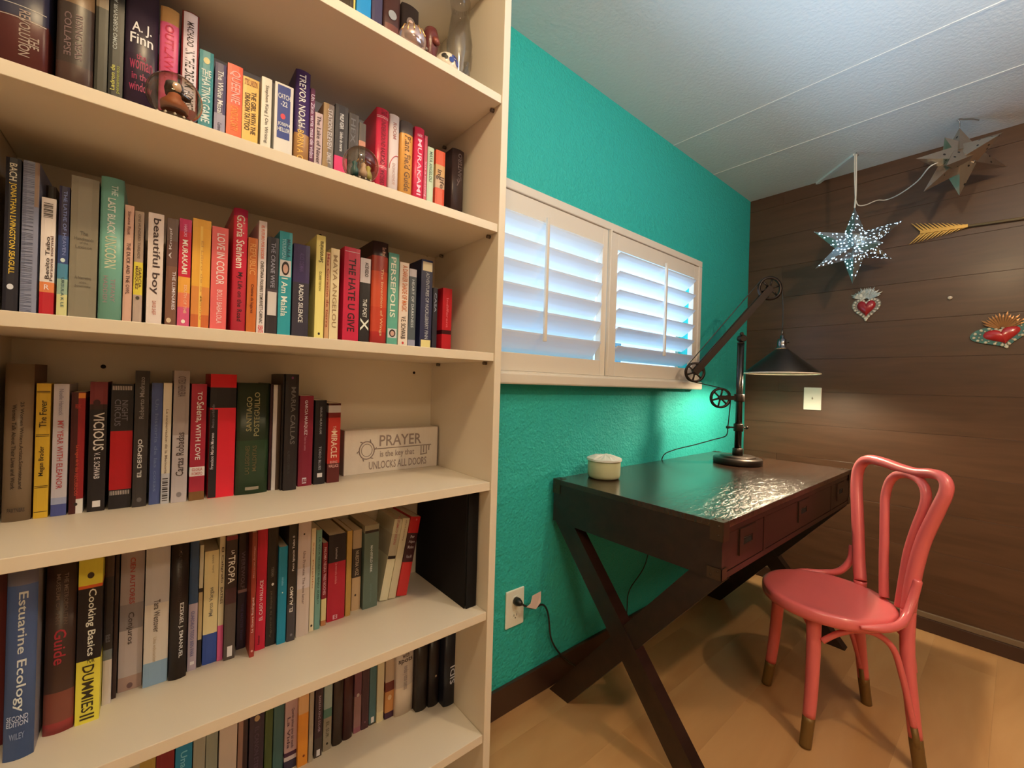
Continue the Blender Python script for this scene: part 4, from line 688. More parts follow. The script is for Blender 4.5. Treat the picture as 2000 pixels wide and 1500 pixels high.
def ball_patch(dirs, m, name, rr):
    b_ = MB(); c = Vector((.487, .842, zA + .027))
    for d, r in dirs:
        d = Vector(d).normalized(); a = d.orthogonal().normalized(); b3 = d.cross(a)
        ring = [c + (d + (a * math.cos(q * PI / 6) + b3 * math.sin(q * PI / 6)) * r).normalized() * (.027 + rr) for q in range(12)]
        b_.poly(ring)
    b_.build(name, m, tr3)
ball_patch([((.25, -1, .35), .3), ((.6, -1, .05), .28), ((-.1, -1, 0), .22), ((.55, -1, .75), .2)], mat('cobalt_glaze', (.03, .06, .28), .25), 'blue_flower', .0008)
ball_patch([((-.9, -1, .35), .22), ((-.6, -1, .1), .16)], mat('black_glaze', (.02, .02, .02), .3), 'black_leaf', .0008)
m_thin = thin_glass('thin_glass', .5, (.96, .96, .96))
vs_ = thing('glass_vase', 'tall clear hurricane glass at the right end of the cropped top shelf', 'vase', (.578, .93, zA))
def shell(prof, t_=.0016): return prof + [(max(r - t_, .0005), z) for r, z in prof[::-1]]
MB().lathe(shell([(.026, .0), (.022, .03), (.018, .075), (.022, .105), (.031, .14), (.033, .175), (.027, .215), (.022, .25), (.026, .28)]), (.574, .93, zA), 28, cap=False).build('glass', m_thin, vs_)
vt = thing('glass_vial', 'tiny clear glass vial before the tall hurricane glass', 'vial', (.545, .85, zA))
MB().lathe(shell([(.0095, .001), (.0095, .045), (.006, .055), (.006, .062), (.0085, .066)], .0012), (.545, .85, zA), 18, cap=False).build('glass', m_thin, vt)
# ================================================================== desk
m_esp = wood_material('espresso_wood', (.012, .0045, .0035), (.028, .011, .008), 7, .36, .12, (.5, 4, 4), .05, .04)
m_dtop = wood_material('espresso_desk_top', (.024, .010, .006), (.042, .019, .010), 6, .22, .45, (.6, 5, 4), .02, .05)
def worn_top():
    nt = m_dtop.node_tree; p = nt.nodes['Principled BSDF']; tc = nt.nodes.new('ShaderNodeTexCoord')
    mp = nt.nodes.new('ShaderNodeMapping'); mp.inputs['Scale'].default_value = (1, 2.2, 1)
    n = nt.nodes.new('ShaderNodeTexNoise'); n.inputs['Scale'].default_value = 22; n.inputs['Detail'].default_value = 6; n.inputs['Distortion'].default_value = 1.5
    nt.links.new(tc.outputs['Object'], mp.inputs[0]); nt.links.new(mp.outputs[0], n.inputs['Vector'])
    # the varnish is crazed towards the front edge
    sp = nt.nodes.new('ShaderNodeSeparateXYZ'); nt.links.new(tc.outputs['Object'], sp.inputs[0])
    mr = nt.nodes.new('ShaderNodeMapRange'); mr.inputs[1].default_value = .02; mr.inputs[2].default_value = -.24; mr.inputs[3].default_value = 0; mr.inputs[4].default_value = .012
    nt.links.new(sp.outputs['Y'], mr.inputs[0])
    b = nt.nodes.new('ShaderNodeBump'); b.inputs['Strength'].default_value = .55; nt.links.new(mr.outputs[0], b.inputs['Distance'])
    nt.links.new(n.outputs[0], b.inputs['Height']); nt.links.new(b.outputs[0], p.inputs['Normal'])
worn_top()
m_metal = mat('aged_bracket_metal', (.10, .065, .045), .35, .8)
m_hand = mat('dark_handle_metal', (.045, .025, .018), .38, .5)
DX0, DX1, DY0, DY1, DT, DB = 1.118, 2.395, .478, 1.082, -.3377, -.488
dk = thing('campaign_desk', 'dark espresso campaign desk with crossed legs under the shutters', 'desk', (1.757, .78, ZF))
MB().box(DX0, DX1, DY0, DY1, DT - .018, DT, bev=.0015).build('desk_top', m_dtop, dk)
MB().box(DX0 + .002, DX0 + .02, DY0 + .02, DY1 - .002, DB, DT - .018).build('side_panel', m_esp, dk)
MB().box(DX1 - .02, DX1 - .002, DY0 + .02, DY1 - .002, DB, DT - .018).build('side_panel', m_esp, dk)
MB().box(DX0 + .02, DX1 - .02, DY1 - .018, DY1 - .002, DB, DT - .018).build('back_panel', m_esp, dk)
MB().box(DX0 + .02, DX1 - .02, DY0 + .02, DY1 - .018, DB, DB + .006).build('bottom_panel', m_esp, dk)
DV = [DX0, 1.405, 2.109, DX1]
ff = MB().box(DX0 + .002, DX1 - .002, DY0 + .003, DY0 + .02, DT - .034, DT - .018).box(DX0 + .002, DX1 - .002, DY0 + .003, DY0 + .02, DB, DB + .016)
for x in (DX0 + .002, DV[1] - .008, DV[2] - .008, DX1 - .018): ff.box(x, x + .016, DY0 + .003, DY0 + .02, DB + .016, DT - .034)
ff.build('face_frame', m_esp, dk)
MB().box(DX0 + .012, DX1 - .012, DY0 + .03, DY0 + .075, DB - .024, DB - .0002, bev=.001).build('front_rail', m_esp, dk)
MB().box(DX0 + .012, DX1 - .012, DY1 - .075, DY1 - .03, DB - .024, DB - .0002, bev=.001).build('back_rail', m_esp, dk)
for i in range(3):
    x0 = DV[i] + (.019 if i == 0 else .0095); x1 = DV[i + 1] - (.019 if i == 2 else .0095)
    dr = MB().box(x0, x1, DY0 + .004, DY0 + .02, DB + .0175, DT - .0355, bev=.001).build('drawer', m_esp, dk)
    xc = (1.278, 1.757, 2.237)[i]; zc = -.411
    h_ = MB()
    for q in ((xc - .054, xc + .054, zc + .010, zc + .036), (xc - .054, xc + .054, zc - .036, zc - .010), (xc - .054, xc - .030, zc - .010, zc + .010), (xc + .030, xc + .054, zc - .010, zc + .010)):
        h_.box(q[0], q[1], DY0 + .0008, DY0 + .0042, q[2], q[3])
    hp = h_.build('handle_plate', m_hand, dr)
    MB().box(xc - .030, xc + .030, DY0 + .0036, DY0 + .0042, zc - .010, zc + .010).build('recess', m_dark, hp)
    MB().tube([(xc - .026, DY0 + .0026, zc + .006), (xc, DY0 + .0020, zc + .0075), (xc + .026, DY0 + .0026, zc + .006)], .0016, 8).build('pull_bar', m_hand, hp)
def bracket(xc, yc, sx, sy):
    b_ = MB(); e = .0008; ww = .034; x1 = xc + sx * ww; y1 = yc + sy * ww
    b_.box(min(xc, x1), max(xc, x1), min(yc, y1), max(yc, y1), DT, DT + e)
    yo = yc - sy * e; b_.box(min(xc, x1), max(xc, x1), min(yc, yo), max(yc, yo), DT - .05, DT)
    xo = xc - sx * e; b_.box(min(xc, xo), max(xc, xo), min(yc, y1), max(yc, y1), DT - .05, DT + e)
    for q in ((sx * .012, sy * .026), (sx * .026, sy * .012)): b_.lathe([(.0032, 0), (.002, .0016), (0, .002)], (xc + q[0], yc + q[1], DT + e), 8)
    for dz in (.012, .036): b_.lathe([(.0032, 0), (.002, .0016), (0, .002)], (xc - sx * e, yc + sy * .012, DT - dz), 8, (-sx, 0, 0))
    b_.build('corner_bracket', m_metal, dk)
for q in ((DX0, DY0, 1, 1), (DX1, DY0, -1, 1), (DX0, DY1, 1, -1), (DX1, DY1, -1, -1)): bracket(*q)
for x, s_ in ((DX0, 1), (DX1, -1)):     # lower brackets on the front corners
    b_ = MB(); b_.box(min(x, x + s_ * .03), max(x, x + s_ * .03), DY0 + .001, DY0 + .0032, DB, DB + .03); xo = x + s_ * .0012
    b_.box(min(x, xo), max(x, xo), DY0 + .001, DY0 + .04, DB, DB + .03)
    for dy, dz in ((.012, .022), (.030, .010)): b_.lathe([(.003, 0), (.002, .0015), (0, .002)], (x, DY0 + dy, DB + dz), 8, (-s_, 0, 0))
    b_.build('corner_bracket', m_metal, dk)
for xc, sd in ((DX0 + .006, 1), (DX1 - .094, 1)):
    for k, (ya, yb2) in enumerate(((DY1 - .055, DY0 + .03), (DY0 + .045, DY1 - .045))):
        off = k * .0002; x0 = xc + (.004 if k else 0); x1 = xc + (.040 if k else .044)
        A = Vector((0, ya, DB - .0001)); B = Vector((0, yb2, ZF)); wy = .045
        MB().prism([(x0, ya - wy, DB - .0002), (x0, ya + wy if ya + wy < DY1 - .002 else DY1 - .002, DB - .0002), (x0, yb2 + wy, ZF), (x0, yb2 - wy, ZF)], (x1 - x0, 0, 0)).build('leg', m_esp, dk)
# ================================================================== pulley lamp
m_iron = mat('oiled_iron', (.045, .032, .026), .42, .75)
m_iron2 = mat('dark_shade_iron', (.030, .026, .024), .38, .7)
E_ = Vector((.766, -.643, 0)); FW = Vector((.643, .766, 0)); LB = Vector((2.090, .840, DT))
lp = thing('desk_lamp', 'industrial pulley desk lamp with black cone shade, lit, on the desk', 'lamp', LB)
def LP(h, z, f=0): p = LB + E_ * h + FW * f; return Vector((p.x, p.y, z))
MB().lathe([(.099, 0), (.103, .003), (.103, .024), (.099, .0285), (.076, .029), (.076, .034), (.072, .037), (0, .0375)], LB, 48).build('base', m_iron, lp)
MB().lathe([(.0225, 0), (.0225, .031), (.0185, .034)], LB + Vector((0, 0, .0372)), 24).build('base_collar', m_iron, lp)
MB().tube([LP(0, DT + .07), LP(0, .222)], .0148, 20).build('pole', mat('polished_pole', (.07, .062, .058), .22, .9), lp)
MB().lathe([(.015, -.003), (.017, 0), (.015, .003)], LP(0, .222), 20).build('pole_cap', m_iron, lp)
for z, r in ((-.033, .0205), (-.171, .019)):
    c = MB().lathe([(r, -.018), (r + .002, -.014), (r + .002, .014), (r, .018)], LP(0, z), 22).build('collar', m_iron, lp)
    if z < -.1:
        MB().tube([LP(.016, z), LP(.040, z)], .0035, 10).lathe([(.0075, 0), (.0085, .005), (.006, .010)], LP(.034, z), 12, E_).build('thumb_screw', m_iron, c)
        MB().tube([LP(-.016, z), LP(-.048, z)], .0035, 10).lathe([(.0075, -.006), (.0085, 0), (.0075, .006)], LP(-.049, z), 12).build('cord_guide', m_iron, c)
def wheel(h, z, r, f=0):
    c = LP(h, z, f); g = MB(); n = 32
    for r0, r1 in ((r * .80, r),):
        ring = []
        for i in range(n):
            a = i * 2 * PI / n; d = E_ * math.cos(a) + Vector((0, 0, 1)) * math.sin(a)
            ring.append([g.bm.verts.new(c + d * q + FW * w_) for q, w_ in ((r0, -.005), (r1, -.006), (r1 - .004, 0), (r1, .006), (r0, .005))])
        for i in range(n):
            A, B = ring[i], ring[(i + 1) % n]
            for q in range(5): g.bm.faces.new((A[q], A[(q + 1) % 5], B[(q + 1) % 5], B[q])).smooth = q in (0, 3)
    w_ = g.build('pulley_wheel', m_iron, lp)
    for i in range(6):
        a = i * PI / 3 + .3; d = E_ * math.cos(a) + Vector((0, 0, 1)) * math.sin(a)
        MB().tube([c + d * r * .2, c + d * r * .82], .0042, 8).build('spoke', m_iron, w_)
    MB().lathe([(.010, -.008), (.011, -.004), (.011, .004), (.010, .008), (.004, .011)], c, 14, FW).build('hub', m_iron, w_)
W1, W2, W3 = (-.210, .080), (-.088, -.036), (.128, .481)
wheel(*W1, .047); wheel(*W2, .048); wheel(*W3, .056)
# arm: two flat bars each side of the wheels
for f in (-.010, .010):
    a, b_ = LP(W1[0], W1[1], f), LP(W3[0], W3[1], f); d = (b_ - a).normalized(); nn = FW.cross(d).normalized()
    MB().obox((a + b_) / 2, d, FW, nn, (b_ - a).length / 2 + .004, .0022, .0150).build('arm_bar', m_iron, lp)
MB().obox(LP(-.044, -.034), E_, FW, Vector((0, 0, 1)), .046, .009, .010).build('wheel_bracket', m_iron, lp)
MB().lathe([(.014, -.017), (.017, -.013), (.017, .013), (.014, .017)], LP(.004, .244), 18, FW).tube([LP(.002, .225), LP(.002, .240)], .010, 14).build('arm_joint', m_iron, lp)
MB().tube([LP(-.010, .262, -.012), LP(-.010, .262, -.026)], .0035, 8).lathe([(.008, 0), (.009, .004), (.006, .009)], LP(-.012, .262, -.026), 12, -FW).build('joint_knob', m_iron, lp)
SCX, SZ = .192, .086
dW = Vector((W3[0] - W1[0], 0, W3[1] - W1[1])).normalized()
cab = []
cab += catmull([LP(SCX, .284), LP(SCX + .001, .38), LP(W3[0] + .056, W3[1]), LP(W3[0] + .040, W3[1] + .041), LP(W3[0], W3[1] + .056), LP(W3[0] - .040, W3[1] + .040)], 6)
cab += catmull([LP(W1[0] - .033, W1[1] + .034), LP(W1[0] - .047, W1[1] + .004), LP(W1[0] - .033, W1[1] - .034), LP(W1[0] + .006, W1[1] - .047)], 5)
cab += catmull([LP(W2[0] - .006, W2[1] + .048), LP(W2[0] + .034, W2[1] + .034), LP(W2[0] + .048, W2[1]), LP(-.049, -.17), LP(-.049, -.19), LP(-.060, -.214), LP(-.10, -.232, .02)], 5)
cab += catmull([LP(-.10, -.232, .02), Vector((1.965, .985, -.262)), Vector((1.90, 1.055, -.292)), Vector((1.865, 1.088, -.325)), Vector((1.85, 1.091, -.42)), Vector((1.80, 1.09, -.62)), Vector((1.74, 1.085, -.80)), Vector((1.62, 1.084, -.885)), Vector((1.60, 1.082, -.96)), Vector((1.59, 1.075, -1.09))], 6)[1:]
MB().tube(cab, .0024, 8).build('cord', m_black, lp)
MB().lathe([(.005, .060), (.008, .058), (.0085, .045), (.018, .040), (.0195, .020), (.0195, .004), (.026, .0), (.028, -.004)], LP(SCX, .205), 24).tube([LP(SCX, .262), LP(SCX, .288)], .003, 8).build('socket', mat('chrome_socket', (.20, .19, .20), .18, 1.0), lp)
MB().tube([LP(SCX + .018, .232), LP(SCX + .032, .232)], .0025, 8).build('switch_key', m_iron, lp)
MB().lathe([(.026, .200 - SZ), (.030, .196 - SZ), (.152, .004), (.1525, 0), (.149, .0), (.1485, .0035), (.030, .190 - SZ)], LP(SCX, SZ), 64, cap=False).build('shade', m_iron2, lp)
MB().lathe([(.1478, .0035), (.1478, .001), (.0295, .188 - SZ)], LP(SCX, SZ), 64, cap=False).build('shade_lining', mat('white_enamel', (.85, .82, .75), .4), lp)
MB().lathe([(.1532, .0025), (.1540, .0), (.1532, -.0025), (.1485, -.0025), (.1485, .0005)], LP(SCX, SZ), 64, cap=False).build('rim', mat('white_enamel_rim', (.88, .84, .76), .5), lp)
MB().lathe([(.012, .075), (.014, .055), (.026, .030), (.027, .015), (.019, .0), (0, -.007)], LP(SCX, SZ + .020), 20, cap=False).build('bulb', mat('lit_bulb', (1, .8, .5), .5, emit=(1.0, .74, .42), estr=18), lp)
bl = LP(SCX, SZ + .012)
lamp('desk_lamp_bulb_light', 'SPOT', bl, 42, (1.0, .80, .52), .02, (bl.x, bl.y, bl.z - 1), spot=math.radians(168))
# ================================================================== candle jar on the desk
cj = thing('candle_jar', 'round milky candle jar with white crumpled lid at the desk corner', 'candle', (1.290, .990, DT))
CC = (1.290, .990, DT + .0004)
m_jar = mat('cream_frosted_jar', seen((190, 180, 128)), .3, sss=.2)
MB().lathe([(.050, 0), (.057, .004), (.0595, .014), (.0605, .068), (.0592, .0705), (.0575, .068), (.0570, .012), (0, .010)], CC, 40).build('jar', m_jar, cj)
MB().lathe([(.0565, .0105), (.0562, .050), (0, .052)], CC, 32).build('wax', mat('candle_wax', (.75, .68, .50), .5), cj)
rr_ = random.Random(4); ld = MB(); n = 36
rim = [ld.bm.verts.new(Vector((CC[0] + .0640 * math.cos(i * 2 * PI / n), CC[1] + .0640 * math.sin(i * 2 * PI / n), CC[2] + .0712 + rr_.uniform(0, .003)))) for i in range(n)]
rim2 = [ld.bm.verts.new(Vector((CC[0] + .0645 * math.cos(i * 2 * PI / n), CC[1] + .0645 * math.sin(i * 2 * PI / n), CC[2] + .0662))) for i in range(n)]
mid = [ld.bm.verts.new(Vector((CC[0] + .036 * math.cos(i * 2 * PI / n), CC[1] + .036 * math.sin(i * 2 * PI / n), CC[2] + .082 + rr_.uniform(-.003, .003)))) for i in range(n)]
top = ld.bm.verts.new(Vector((CC[0] + .006, CC[1], CC[2] + .086)))
for i in range(n):
    j = (i + 1) % n
    ld.bm.faces.new((rim2[i], rim2[j], rim[j], rim[i])); ld.bm.faces.new((rim[i], rim[j], mid[j], mid[i])); ld.bm.faces.new((mid[i], mid[j], top))
ld.build('lid', mat('white_foil_lid', (.75, .75, .70), .45), cj)
# ================================================================== bentwood chair
m_coral = mat('coral_paint', (.72, .145, .155), .30, spec=.5, coat=.25, vary=(14, .05))
m_brass = mat('gold_dipped_foot', (.20, .115, .035), .45, .35)
CS = Vector((1.77, .413, -.675)); CF = Vector((-.7071, .7071, 0)); CR = Vector((.7071, .7071, 0)); HT = .4305
ch = thing('bentwood_chair', 'coral pink bentwood chair with round seat and gold dipped feet', 'chair', (CS.x, CS.y, ZF))
def CP(s, f, z): p = CS + CR * s + CF * f; return Vector((p.x, p.y, CS.z + z))
sr = .187
MB().lathe([(sr - .045, -.040), (sr - .012, -.040), (sr - .002, -.036), (sr, -.026), (sr - .001, -.007), (sr - .008, -.001), (sr - .016, .0), (sr - .030, -.002), (sr - .075, -.005), (0, -.006)], CP(0, 0, 0), 64).build('seat', m_coral, ch, smooth=True)
la = math.radians(8); UP = Vector((0, 0, math.cos(la))) - CF * math.sin(la)
def BP(u, v): p = CS - CF * .168 + CR * u + UP * v; return p
def tipped(path, rads, name, cut):
    """a leg painted coral with its gold foot as a child"""
    i0 = min(range(len(path)), key=lambda i: abs(path[i].z - CS.z + HT - cut))
    up_ = MB().tube(path[:i0 + 1], rads[:i0 + 1], 14).build(name, m_coral, ch)
    MB().tube(path[i0:], [r * 1.01 for r in rads[i0:]], 14).build('gold_foot', m_brass, up_)
    return up_
outer = [BP(*q) for q in [(.086, .01), (.108, .07), (.126, .134), (.157, .238), (.183, .328), (.190, .386), (.174, .423), (.137, .440), (.073, .441), (.001, .434), (-.060, .432), (-.114, .440), (-.149, .437), (-.167, .419), (-.169, .391), (-.159, .352), (-.143, .296), (-.129, .244), (-.121, .193), (-.116, .126), (-.116, .068), (-.118, .01)]]
# the hoop runs on below the seat as the two rear legs
hp_ = catmull(outer, 5); rads = [.0195 - .0040 * math.exp(-((i - len(hp_) / 2) / (len(hp_) * .22)) ** 2) for i in range(len(hp_))]
MB().tube(hp_, rads, 14).build('back_hoop', m_coral, ch)
for a, b_ in (((.086, .01), (.090, -.205)), ((-.118, .01), (-.195, -.155))):
    p0 = BP(*a); p3 = CP(b_[0], b_[1], -HT + .001)
    p1 = p0.lerp(p3, .3) + CF * .012; p2 = p0.lerp(p3, .72) + CF * .008
    path = catmull([p0, p1, p2, p3], 10); m_ = len(path)
    tipped(path, [.0195 - .0035 * i / m_ for i in range(m_)], 'rear_leg', .098)
for a, b_ in (((.112, .092), (.153, .107)), ((-.105, .098), (-.133, .130))):
    p0 = CP(a[0], a[1], -.036); p3 = CP(b_[0], b_[1], -HT + .001)
    path = catmull([p0, p0.lerp(p3, .33) - CF * .006, p0.lerp(p3, .7) - CF * .006, p3], 10); m_ = len(path)
    tipped(path, [.0210 - .0048 * i / m_ for i in range(m_)], 'front_leg', .098)
inner = [BP(*q) for q in [(-.024, .004), (-.017, .029), (.004, .12), (.014, .174), (.035, .274), (.044, .326), (.039, .374), (.020, .403), (-.010, .417), (-.043, .419), (-.076, .411), (-.100, .390), (-.110, .360), (-.108, .324), (-.097, .272), (-.087, .212), (-.083, .161), (-.084, .078), (-.086, .004)]]
MB().tube(catmull(inner, 5), .0135, 12).build('inner_hoop', m_coral, ch)
def arm(pts):
    q = catmull(pts, 7); m_ = len(q)
    MB().tube(q, [.0045 + .0075 * min(1, i / 6, (m_ - i + 3) / 5) for i in range(m_)], 12).build('seat_brace', m_coral, ch)
arm([CP(-.192, .02, -.016), CP(-.193, -.045, -.014), CP(-.178, -.100, -.006), CP(-.152, -.140, .014), CP(-.137, -.168, .060), CP(-.134, -.182, .112)])
arm([CP(.192, .02, -.016), CP(.193, -.045, -.014), CP(.176, -.100, -.006), CP(.150, -.140, .014), CP(.138, -.168, .060), CP(.148, -.182, .112)])
def arch(A, B, za, zb, mid_):
    q = [A + Vector((0, 0, 0))] + mid_ + [B]
    MB().tube(catmull(q, 8), .0088, 10).build('leg_brace', m_coral, ch)
# front arch, both side arches running down the rear legs, rear arch
arch(CP(-.112, .103, -.105), CP(.120, .095, -.105), 0, 0, [CP(-.085, .105, -.062), CP(-.02, .108, -.041), CP(.03, .106, -.041), CP(.092, .100, -.062)])
arch(CP(-.128, .085, -.10), CP(-.186, -.140, -.30), 0, 0, [CP(-.140, .05, -.068), CP(-.150, .0, -.047), CP(-.158, -.05, -.050), CP(-.166, -.092, -.085), CP(-.172, -.115, -.16), CP(-.180, -.130, -.24)])
MB().tube([CP(-.186, -.140, -.30), CP(-.190, -.146, -.345), CP(-.192, -.150, -.372)], [.0088, .009, .006], 10).build('gold_brace_tip', m_brass, ch)
arch(CP(.132, .075, -.10), CP(.082, -.178, -.30), 0, 0, [CP(.140, .04, -.068), CP(.140, -.01, -.047), CP(.132, -.06, -.050), CP(.118, -.105, -.085), CP(.098, -.142, -.16), CP(.087, -.165, -.24)])
MB().tube([CP(.082, -.178, -.30), CP(.082, -.184, -.345), CP(.083, -.188, -.368)], [.0088, .009, .006], 10).build('gold_brace_tip', m_brass, ch)
arch(CP(-.150, -.165, -.16), CP(.085, -.185, -.16), 0, 0, [CP(-.135, -.160, -.085), CP(-.08, -.150, -.050), CP(.03, -.150, -.048), CP(.075, -.170, -.085)])
# ================================================================== hanging stars
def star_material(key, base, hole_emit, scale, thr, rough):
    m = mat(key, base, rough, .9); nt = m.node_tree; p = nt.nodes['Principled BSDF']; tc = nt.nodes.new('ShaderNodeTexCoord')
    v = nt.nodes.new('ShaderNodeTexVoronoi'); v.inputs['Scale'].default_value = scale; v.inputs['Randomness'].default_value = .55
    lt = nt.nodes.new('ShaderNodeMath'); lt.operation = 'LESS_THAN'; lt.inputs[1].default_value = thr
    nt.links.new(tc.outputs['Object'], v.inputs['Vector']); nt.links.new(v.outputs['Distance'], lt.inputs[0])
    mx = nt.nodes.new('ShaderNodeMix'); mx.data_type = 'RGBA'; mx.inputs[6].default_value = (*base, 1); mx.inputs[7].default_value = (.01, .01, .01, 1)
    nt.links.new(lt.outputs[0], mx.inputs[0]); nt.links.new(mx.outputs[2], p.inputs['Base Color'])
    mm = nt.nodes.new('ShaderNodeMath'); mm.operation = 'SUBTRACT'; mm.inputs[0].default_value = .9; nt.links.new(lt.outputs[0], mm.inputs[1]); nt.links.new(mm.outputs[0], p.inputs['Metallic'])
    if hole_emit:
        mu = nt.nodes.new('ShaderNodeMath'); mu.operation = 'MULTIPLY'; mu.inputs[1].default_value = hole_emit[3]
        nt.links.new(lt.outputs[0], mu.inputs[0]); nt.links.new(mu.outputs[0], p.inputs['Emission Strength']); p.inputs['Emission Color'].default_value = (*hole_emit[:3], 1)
    b = nt.nodes.new('ShaderNodeBump'); b.inputs['Strength'].default_value = .6; b.inputs['Distance'].default_value = .002
    n = nt.nodes.new('ShaderNodeTexNoise'); n.inputs['Scale'].default_value = 70; nt.links.new(tc.outputs['Object'], n.inputs['Vector']); nt.links.new(n.outputs[0], b.inputs['Height']); nt.links.new(b.outputs[0], p.inputs['Normal'])
    return m
Zv = Vector((0, 0, 1))
def star(label, c, spikes, toward, m, bw):
    t = thing('tin_star', label, 'star lantern', c, 'punched tin stars hanging from the ceiling')
    c = Vector(c); view = c.normalized()     # spikes listed as room points
    core = MB()
    r = bmesh.ops.create_icosphere(core.bm, subdivisions=1, radius=bw * .95)
    for v in r['verts']: v.co += c
    core.build('core', m, t)
    for sp_ in spikes + toward:
        d = Vector(sp_) - c; L = d.length; d.normalize()
        a = d.cross(view)
        if a.length < .4: a = d.cross(Zv)
        a.normalize(); b3 = d.cross(a).normalized(); g = MB()
        ring = [c + d * bw * .45 + a * bw * x + b3 * bw * y_ for x, y_ in ((1, 0), (0, 1), (-1, 0), (0, -1))]
        rv = [g.bm.verts.new(p) for p in ring]; ap = g.bm.verts.new(c + d * L)
        for i in range(4): g.bm.faces.new((rv[i], rv[(i + 1) % 4], ap))
        g.bm.faces.new(rv[::-1]); g.build('spike', m, t)
    return t
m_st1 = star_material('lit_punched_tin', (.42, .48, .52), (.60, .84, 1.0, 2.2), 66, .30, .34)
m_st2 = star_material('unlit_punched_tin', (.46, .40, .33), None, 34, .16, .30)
c1 = Vector((2.601, .533, .724))
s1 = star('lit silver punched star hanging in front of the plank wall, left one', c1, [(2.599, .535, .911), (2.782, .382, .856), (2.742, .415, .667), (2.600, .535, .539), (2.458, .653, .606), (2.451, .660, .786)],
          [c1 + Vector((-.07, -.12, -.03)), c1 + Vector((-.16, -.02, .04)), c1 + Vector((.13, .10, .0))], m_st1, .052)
c2 = Vector((2.592, .181, 1.01))
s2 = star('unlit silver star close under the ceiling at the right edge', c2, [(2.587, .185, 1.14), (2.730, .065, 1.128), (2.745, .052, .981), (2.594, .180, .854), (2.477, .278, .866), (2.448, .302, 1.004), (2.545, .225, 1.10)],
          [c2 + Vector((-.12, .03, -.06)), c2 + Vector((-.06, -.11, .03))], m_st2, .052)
m_wire = mat('white_cord', (.62, .60, .55), .5)
wc = thing('hanging_wire', 'white cord from the ceiling hook running between the two stars', 'cord', (2.60, .535, ZC))
MB().tube(catmull([(2.600, .535, ZC - .006), (2.602, .534, 1.10), (2.604, .533, .985), (2.601, .534, .93), (2.600, .535, .908)], 5), .0038, 7).build('cord', m_wire, wc)
MB().tube(catmull([(2.596, .540, ZC - .008), (2.597, .539, 1.08), (2.602, .534, .955)], 5), .0022, 6).build('cord', m_wire, wc)
MB().tube(catmull([(2.604, .533, .950), (2.612, .524, .922), (2.640, .500, .925), (2.680, .466, .948), (2.715, .436, .952), (2.66, .38, .945), (2.58, .31, .955), (2.50, .262, .975), (2.545, .225, 1.0)], 6), .0026, 7).build('cord', m_wire, wc)
MB().tube([(2.600, .535, ZC), (2.600, .535, ZC - .012), (2.606, .531, ZC - .017), (2.610, .528, ZC - .010)], .0022, 7).build('hook', mat('steel_hook', (.4, .4, .42), .3, .9), wc)
cc_ = thing('cord_cover', 'white cord channel stuck to the ceiling beside the left hook', 'cord channel', (2.71, .645, ZC))
a, b_ = Vector((2.606, .541, ZC - .006)), Vector((2.818, .750, ZC - .006)); d = (b_ - a).normalized()
MB().obox((a + b_) / 2, d, Zv.cross(d), Zv, (b_ - a).length / 2, .009, .0055).build('channel', mat('white_channel', (.70, .76, .80), .4), cc_)
hk = thing('star_hook', 'twisted wire hook on the ceiling above the unlit star', 'hook', (2.59, .18, ZC))
MB().tube(catmull([(2.587, .185, 1.138), (2.587, .185, 1.165), (2.580, .190, ZC - .004), (2.600, .170, ZC - .004), (2.622, .148, ZC - .004), (2.640, .132, ZC - .008)], 4), .0022, 7).build('wire', mat('steel_hook', (.4, .4, .42), .3, .9), hk)
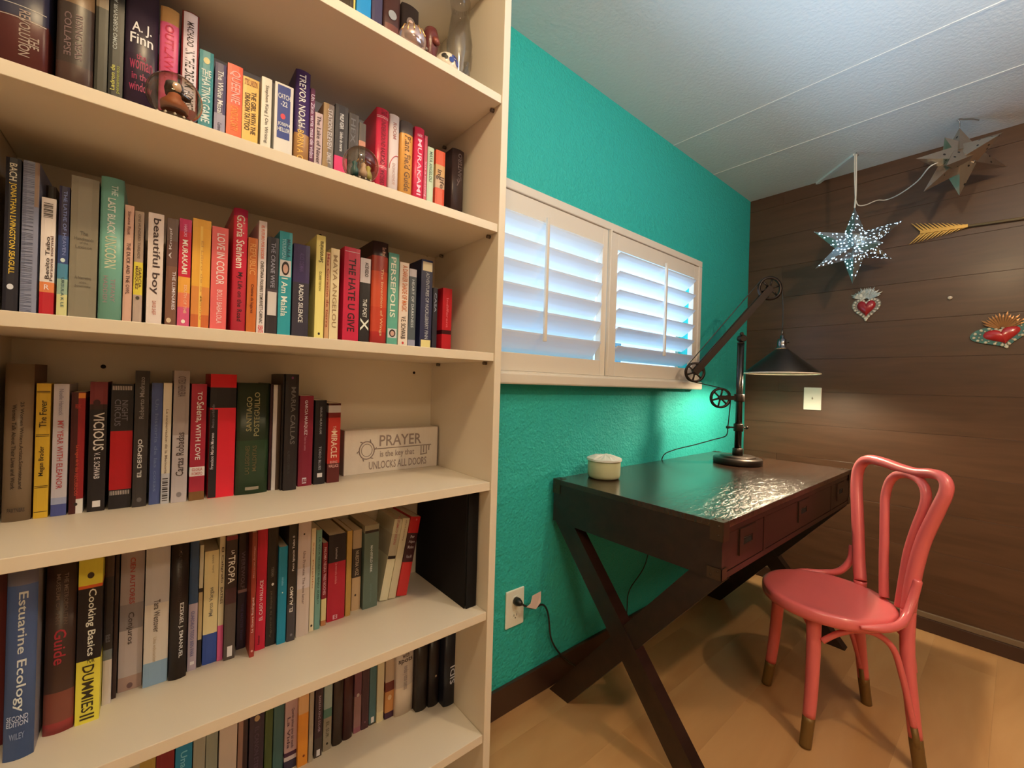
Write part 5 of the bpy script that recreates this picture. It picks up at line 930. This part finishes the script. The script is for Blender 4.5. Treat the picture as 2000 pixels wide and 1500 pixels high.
# ================================================================== wall hearts and arrow
def heart_pts(w, h, n=44, tilt=0.0, wide=1.0):
    out = []
    for i in range(n):
        a = i * 2 * PI / n; x = 16 * math.sin(a) ** 3 / 16; y_ = (13 * math.cos(a) - 5 * math.cos(2 * a) - 2 * math.cos(3 * a) - math.cos(4 * a) + 2.5) / 14.5
        x, y_ = x * w, y_ * h; out.append((x * math.cos(tilt) - y_ * math.sin(tilt), x * math.sin(tilt) + y_ * math.cos(tilt)))
    return out
def WP(yc, zc, a, b_, off): return (XW - .0022 - off, yc - a, zc + b_)      # a runs to the right as seen from the room
def heart(label, yc, zc, w, h, rw, rh, rz, rays, ray_c, ray_z, ray_r, ray_a, frame_m, red, tilt, patt, bumps):
    t = thing('heart_ornament', label, 'wall ornament', (XW - .003, yc, zc), 'sacred hearts on the plank wall')
    pts = heart_pts(w, h, tilt=tilt)
    MB().prism([WP(yc, zc, x, y_, 0) for x, y_ in pts], (-.006, 0, 0)).build('frame', frame_m, t)
    b_ = MB()
    for k in range(bumps):
        x, y_ = heart_pts(w * .88, h * .88, bumps, tilt)[k]; x2, y2 = heart_pts(w * .72, h * .72, bumps, tilt)[k]
        b_.lathe([(.0062, 0), (.005, .0025), (0, .0035)], WP(yc, zc, x, y_, .006), 7, (-1, 0, 0)); b_.lathe([(.0045, 0), (0, .003)], WP(yc, zc, x2, y2, .006), 6, (-1, 0, 0))
    b_.build('relief_border', patt, t)
    g = MB(); prev = None; N = 44
    for s_, off in ((1.0, .0065), (.9, .012), (.7, .0165), (.4, .019), (.12, .020)):
        ring = [g.bm.verts.new(WP(yc, zc + rz, x * s_, y_ * s_, off)) for x, y_ in heart_pts(rw, rh, N, tilt)]
        if prev:
            for i in range(N): g.bm.faces.new((prev[i], prev[(i + 1) % N], ring[(i + 1) % N], ring[i])).smooth = True
        prev = ring
    g.bm.faces.new(prev); g.build('red_heart', red, t)
    f = MB(); rr = random.Random(8)
    for k in range(rays):
        a = PI / 2 + (k / (rays - 1) - .5) * ray_a; L = ray_r * rr.uniform(.85, 1.08)
        x0, y0 = .18 * L * math.cos(a), .18 * L * math.sin(a); x1, y1 = L * math.cos(a), L * math.sin(a)
        px, py = -math.sin(a) * .0034, math.cos(a) * .0034; o_ = .006 + .003 * (k % 2)
        f.prism([WP(yc, zc + ray_z, x0 - px * .5, y0 - py * .5, o_), WP(yc, zc + ray_z, x0 + px * .5, y0 + py * .5, o_), WP(yc, zc + ray_z, x1 * .8 + px, y1 * .8 + py, o_ + .004), WP(yc, zc + ray_z, x1, y1, o_ + .002), WP(yc, zc + ray_z, x1 * .8 - px, y1 * .8 - py, o_ + .004)], (-.0018, 0, 0))
    f.build('flame_crown', ray_c, t)
    return t
m_tin = mat('bright_tin', (.50, .52, .50), .32, .75, bump=(90, .8, 3)); m_red = mat('crimson_enamel', (.33, .010, .022), .28, coat=.4); m_redb = mat('scarlet_enamel', (.50, .025, .030), .22, coat=.6)
heart('small silver heart with dark red centre and silver flame crown', .519, .437, .059, .060, .038, .042, .006, 21, m_tin, .048, .070, 2.3, mat('dull_tin', (.24, .23, .21), .5, .5), m_red, 0, mat('white_tin_relief', (.70, .68, .62), .4, .2), 30)
heart('wide teal edged heart with bright red centre and copper crown', .052, .268, .094, .054, .055, .036, .002, 15, mat('copper_flame', (.34, .17, .07), .35, .7), .028, .078, 2.2, mat('teal_patina', (.05, .16, .16), .45, .3), m_redb, .26, mat('cream_scallop', (.66, .64, .52), .5), 24)
m_gold = mat('antique_gold', (.55, .33, .09), .32, .85); m_goldd = mat('dull_gold_shaft', (.34, .22, .12), .5, .4)
ar = thing('arrow_decor', 'gold metal arrow hung level on the plank wall by the right edge', 'wall ornament', (XW - .02, .05, .77))
dA = (Vector((0, .19, -.0)) ).normalized()
def AP(l, w_, off=.012):     # l along the shaft from the fletching's front end, w across
    d = Vector((0, -.992, .0)); sl = -.055
    return Vector((XW - .0022 - off, .165 - l, .776 + l * .0 + l * sl * -1 * .0 + w_ + (l * -.055)))
MB().tube([AP(-.01, 0), AP(.9, 0)], .0058, 10).build('shaft', m_goldd, ar)
RB, RT = Vector((XW - .014, .165, .7765)), Vector((XW - .014, .322, .786)); RD = (RT - RB).normalized(); RN = Vector((0, -RD.z, RD.y))
MB().obox((RB + RT) / 2, RD, RN, Vector((1, 0, 0)), (RT - RB).length / 2, .0070, .0065).build('nock_rib', m_gold, ar)
for sgn in (1, -1):
    NB = 12
    for k in range(NB):
        t_ = (k + .6) / NB; root = RB.lerp(RT, t_) + RN * sgn * .006; out = .047 * t_ ** .6; back = .038 * t_ ** .5
        tip = root + RD * back + RN * sgn * out; wd = RD * .0058
        zo = Vector((.004 if k % 2 else .001, 0, 0))
        MB().prism([root - wd + zo, root + wd + zo, tip + wd * .8 + zo, tip - wd * .2 - RN * sgn * .004 + zo], (-.0045, 0, 0)).build('barb', m_gold, ar)
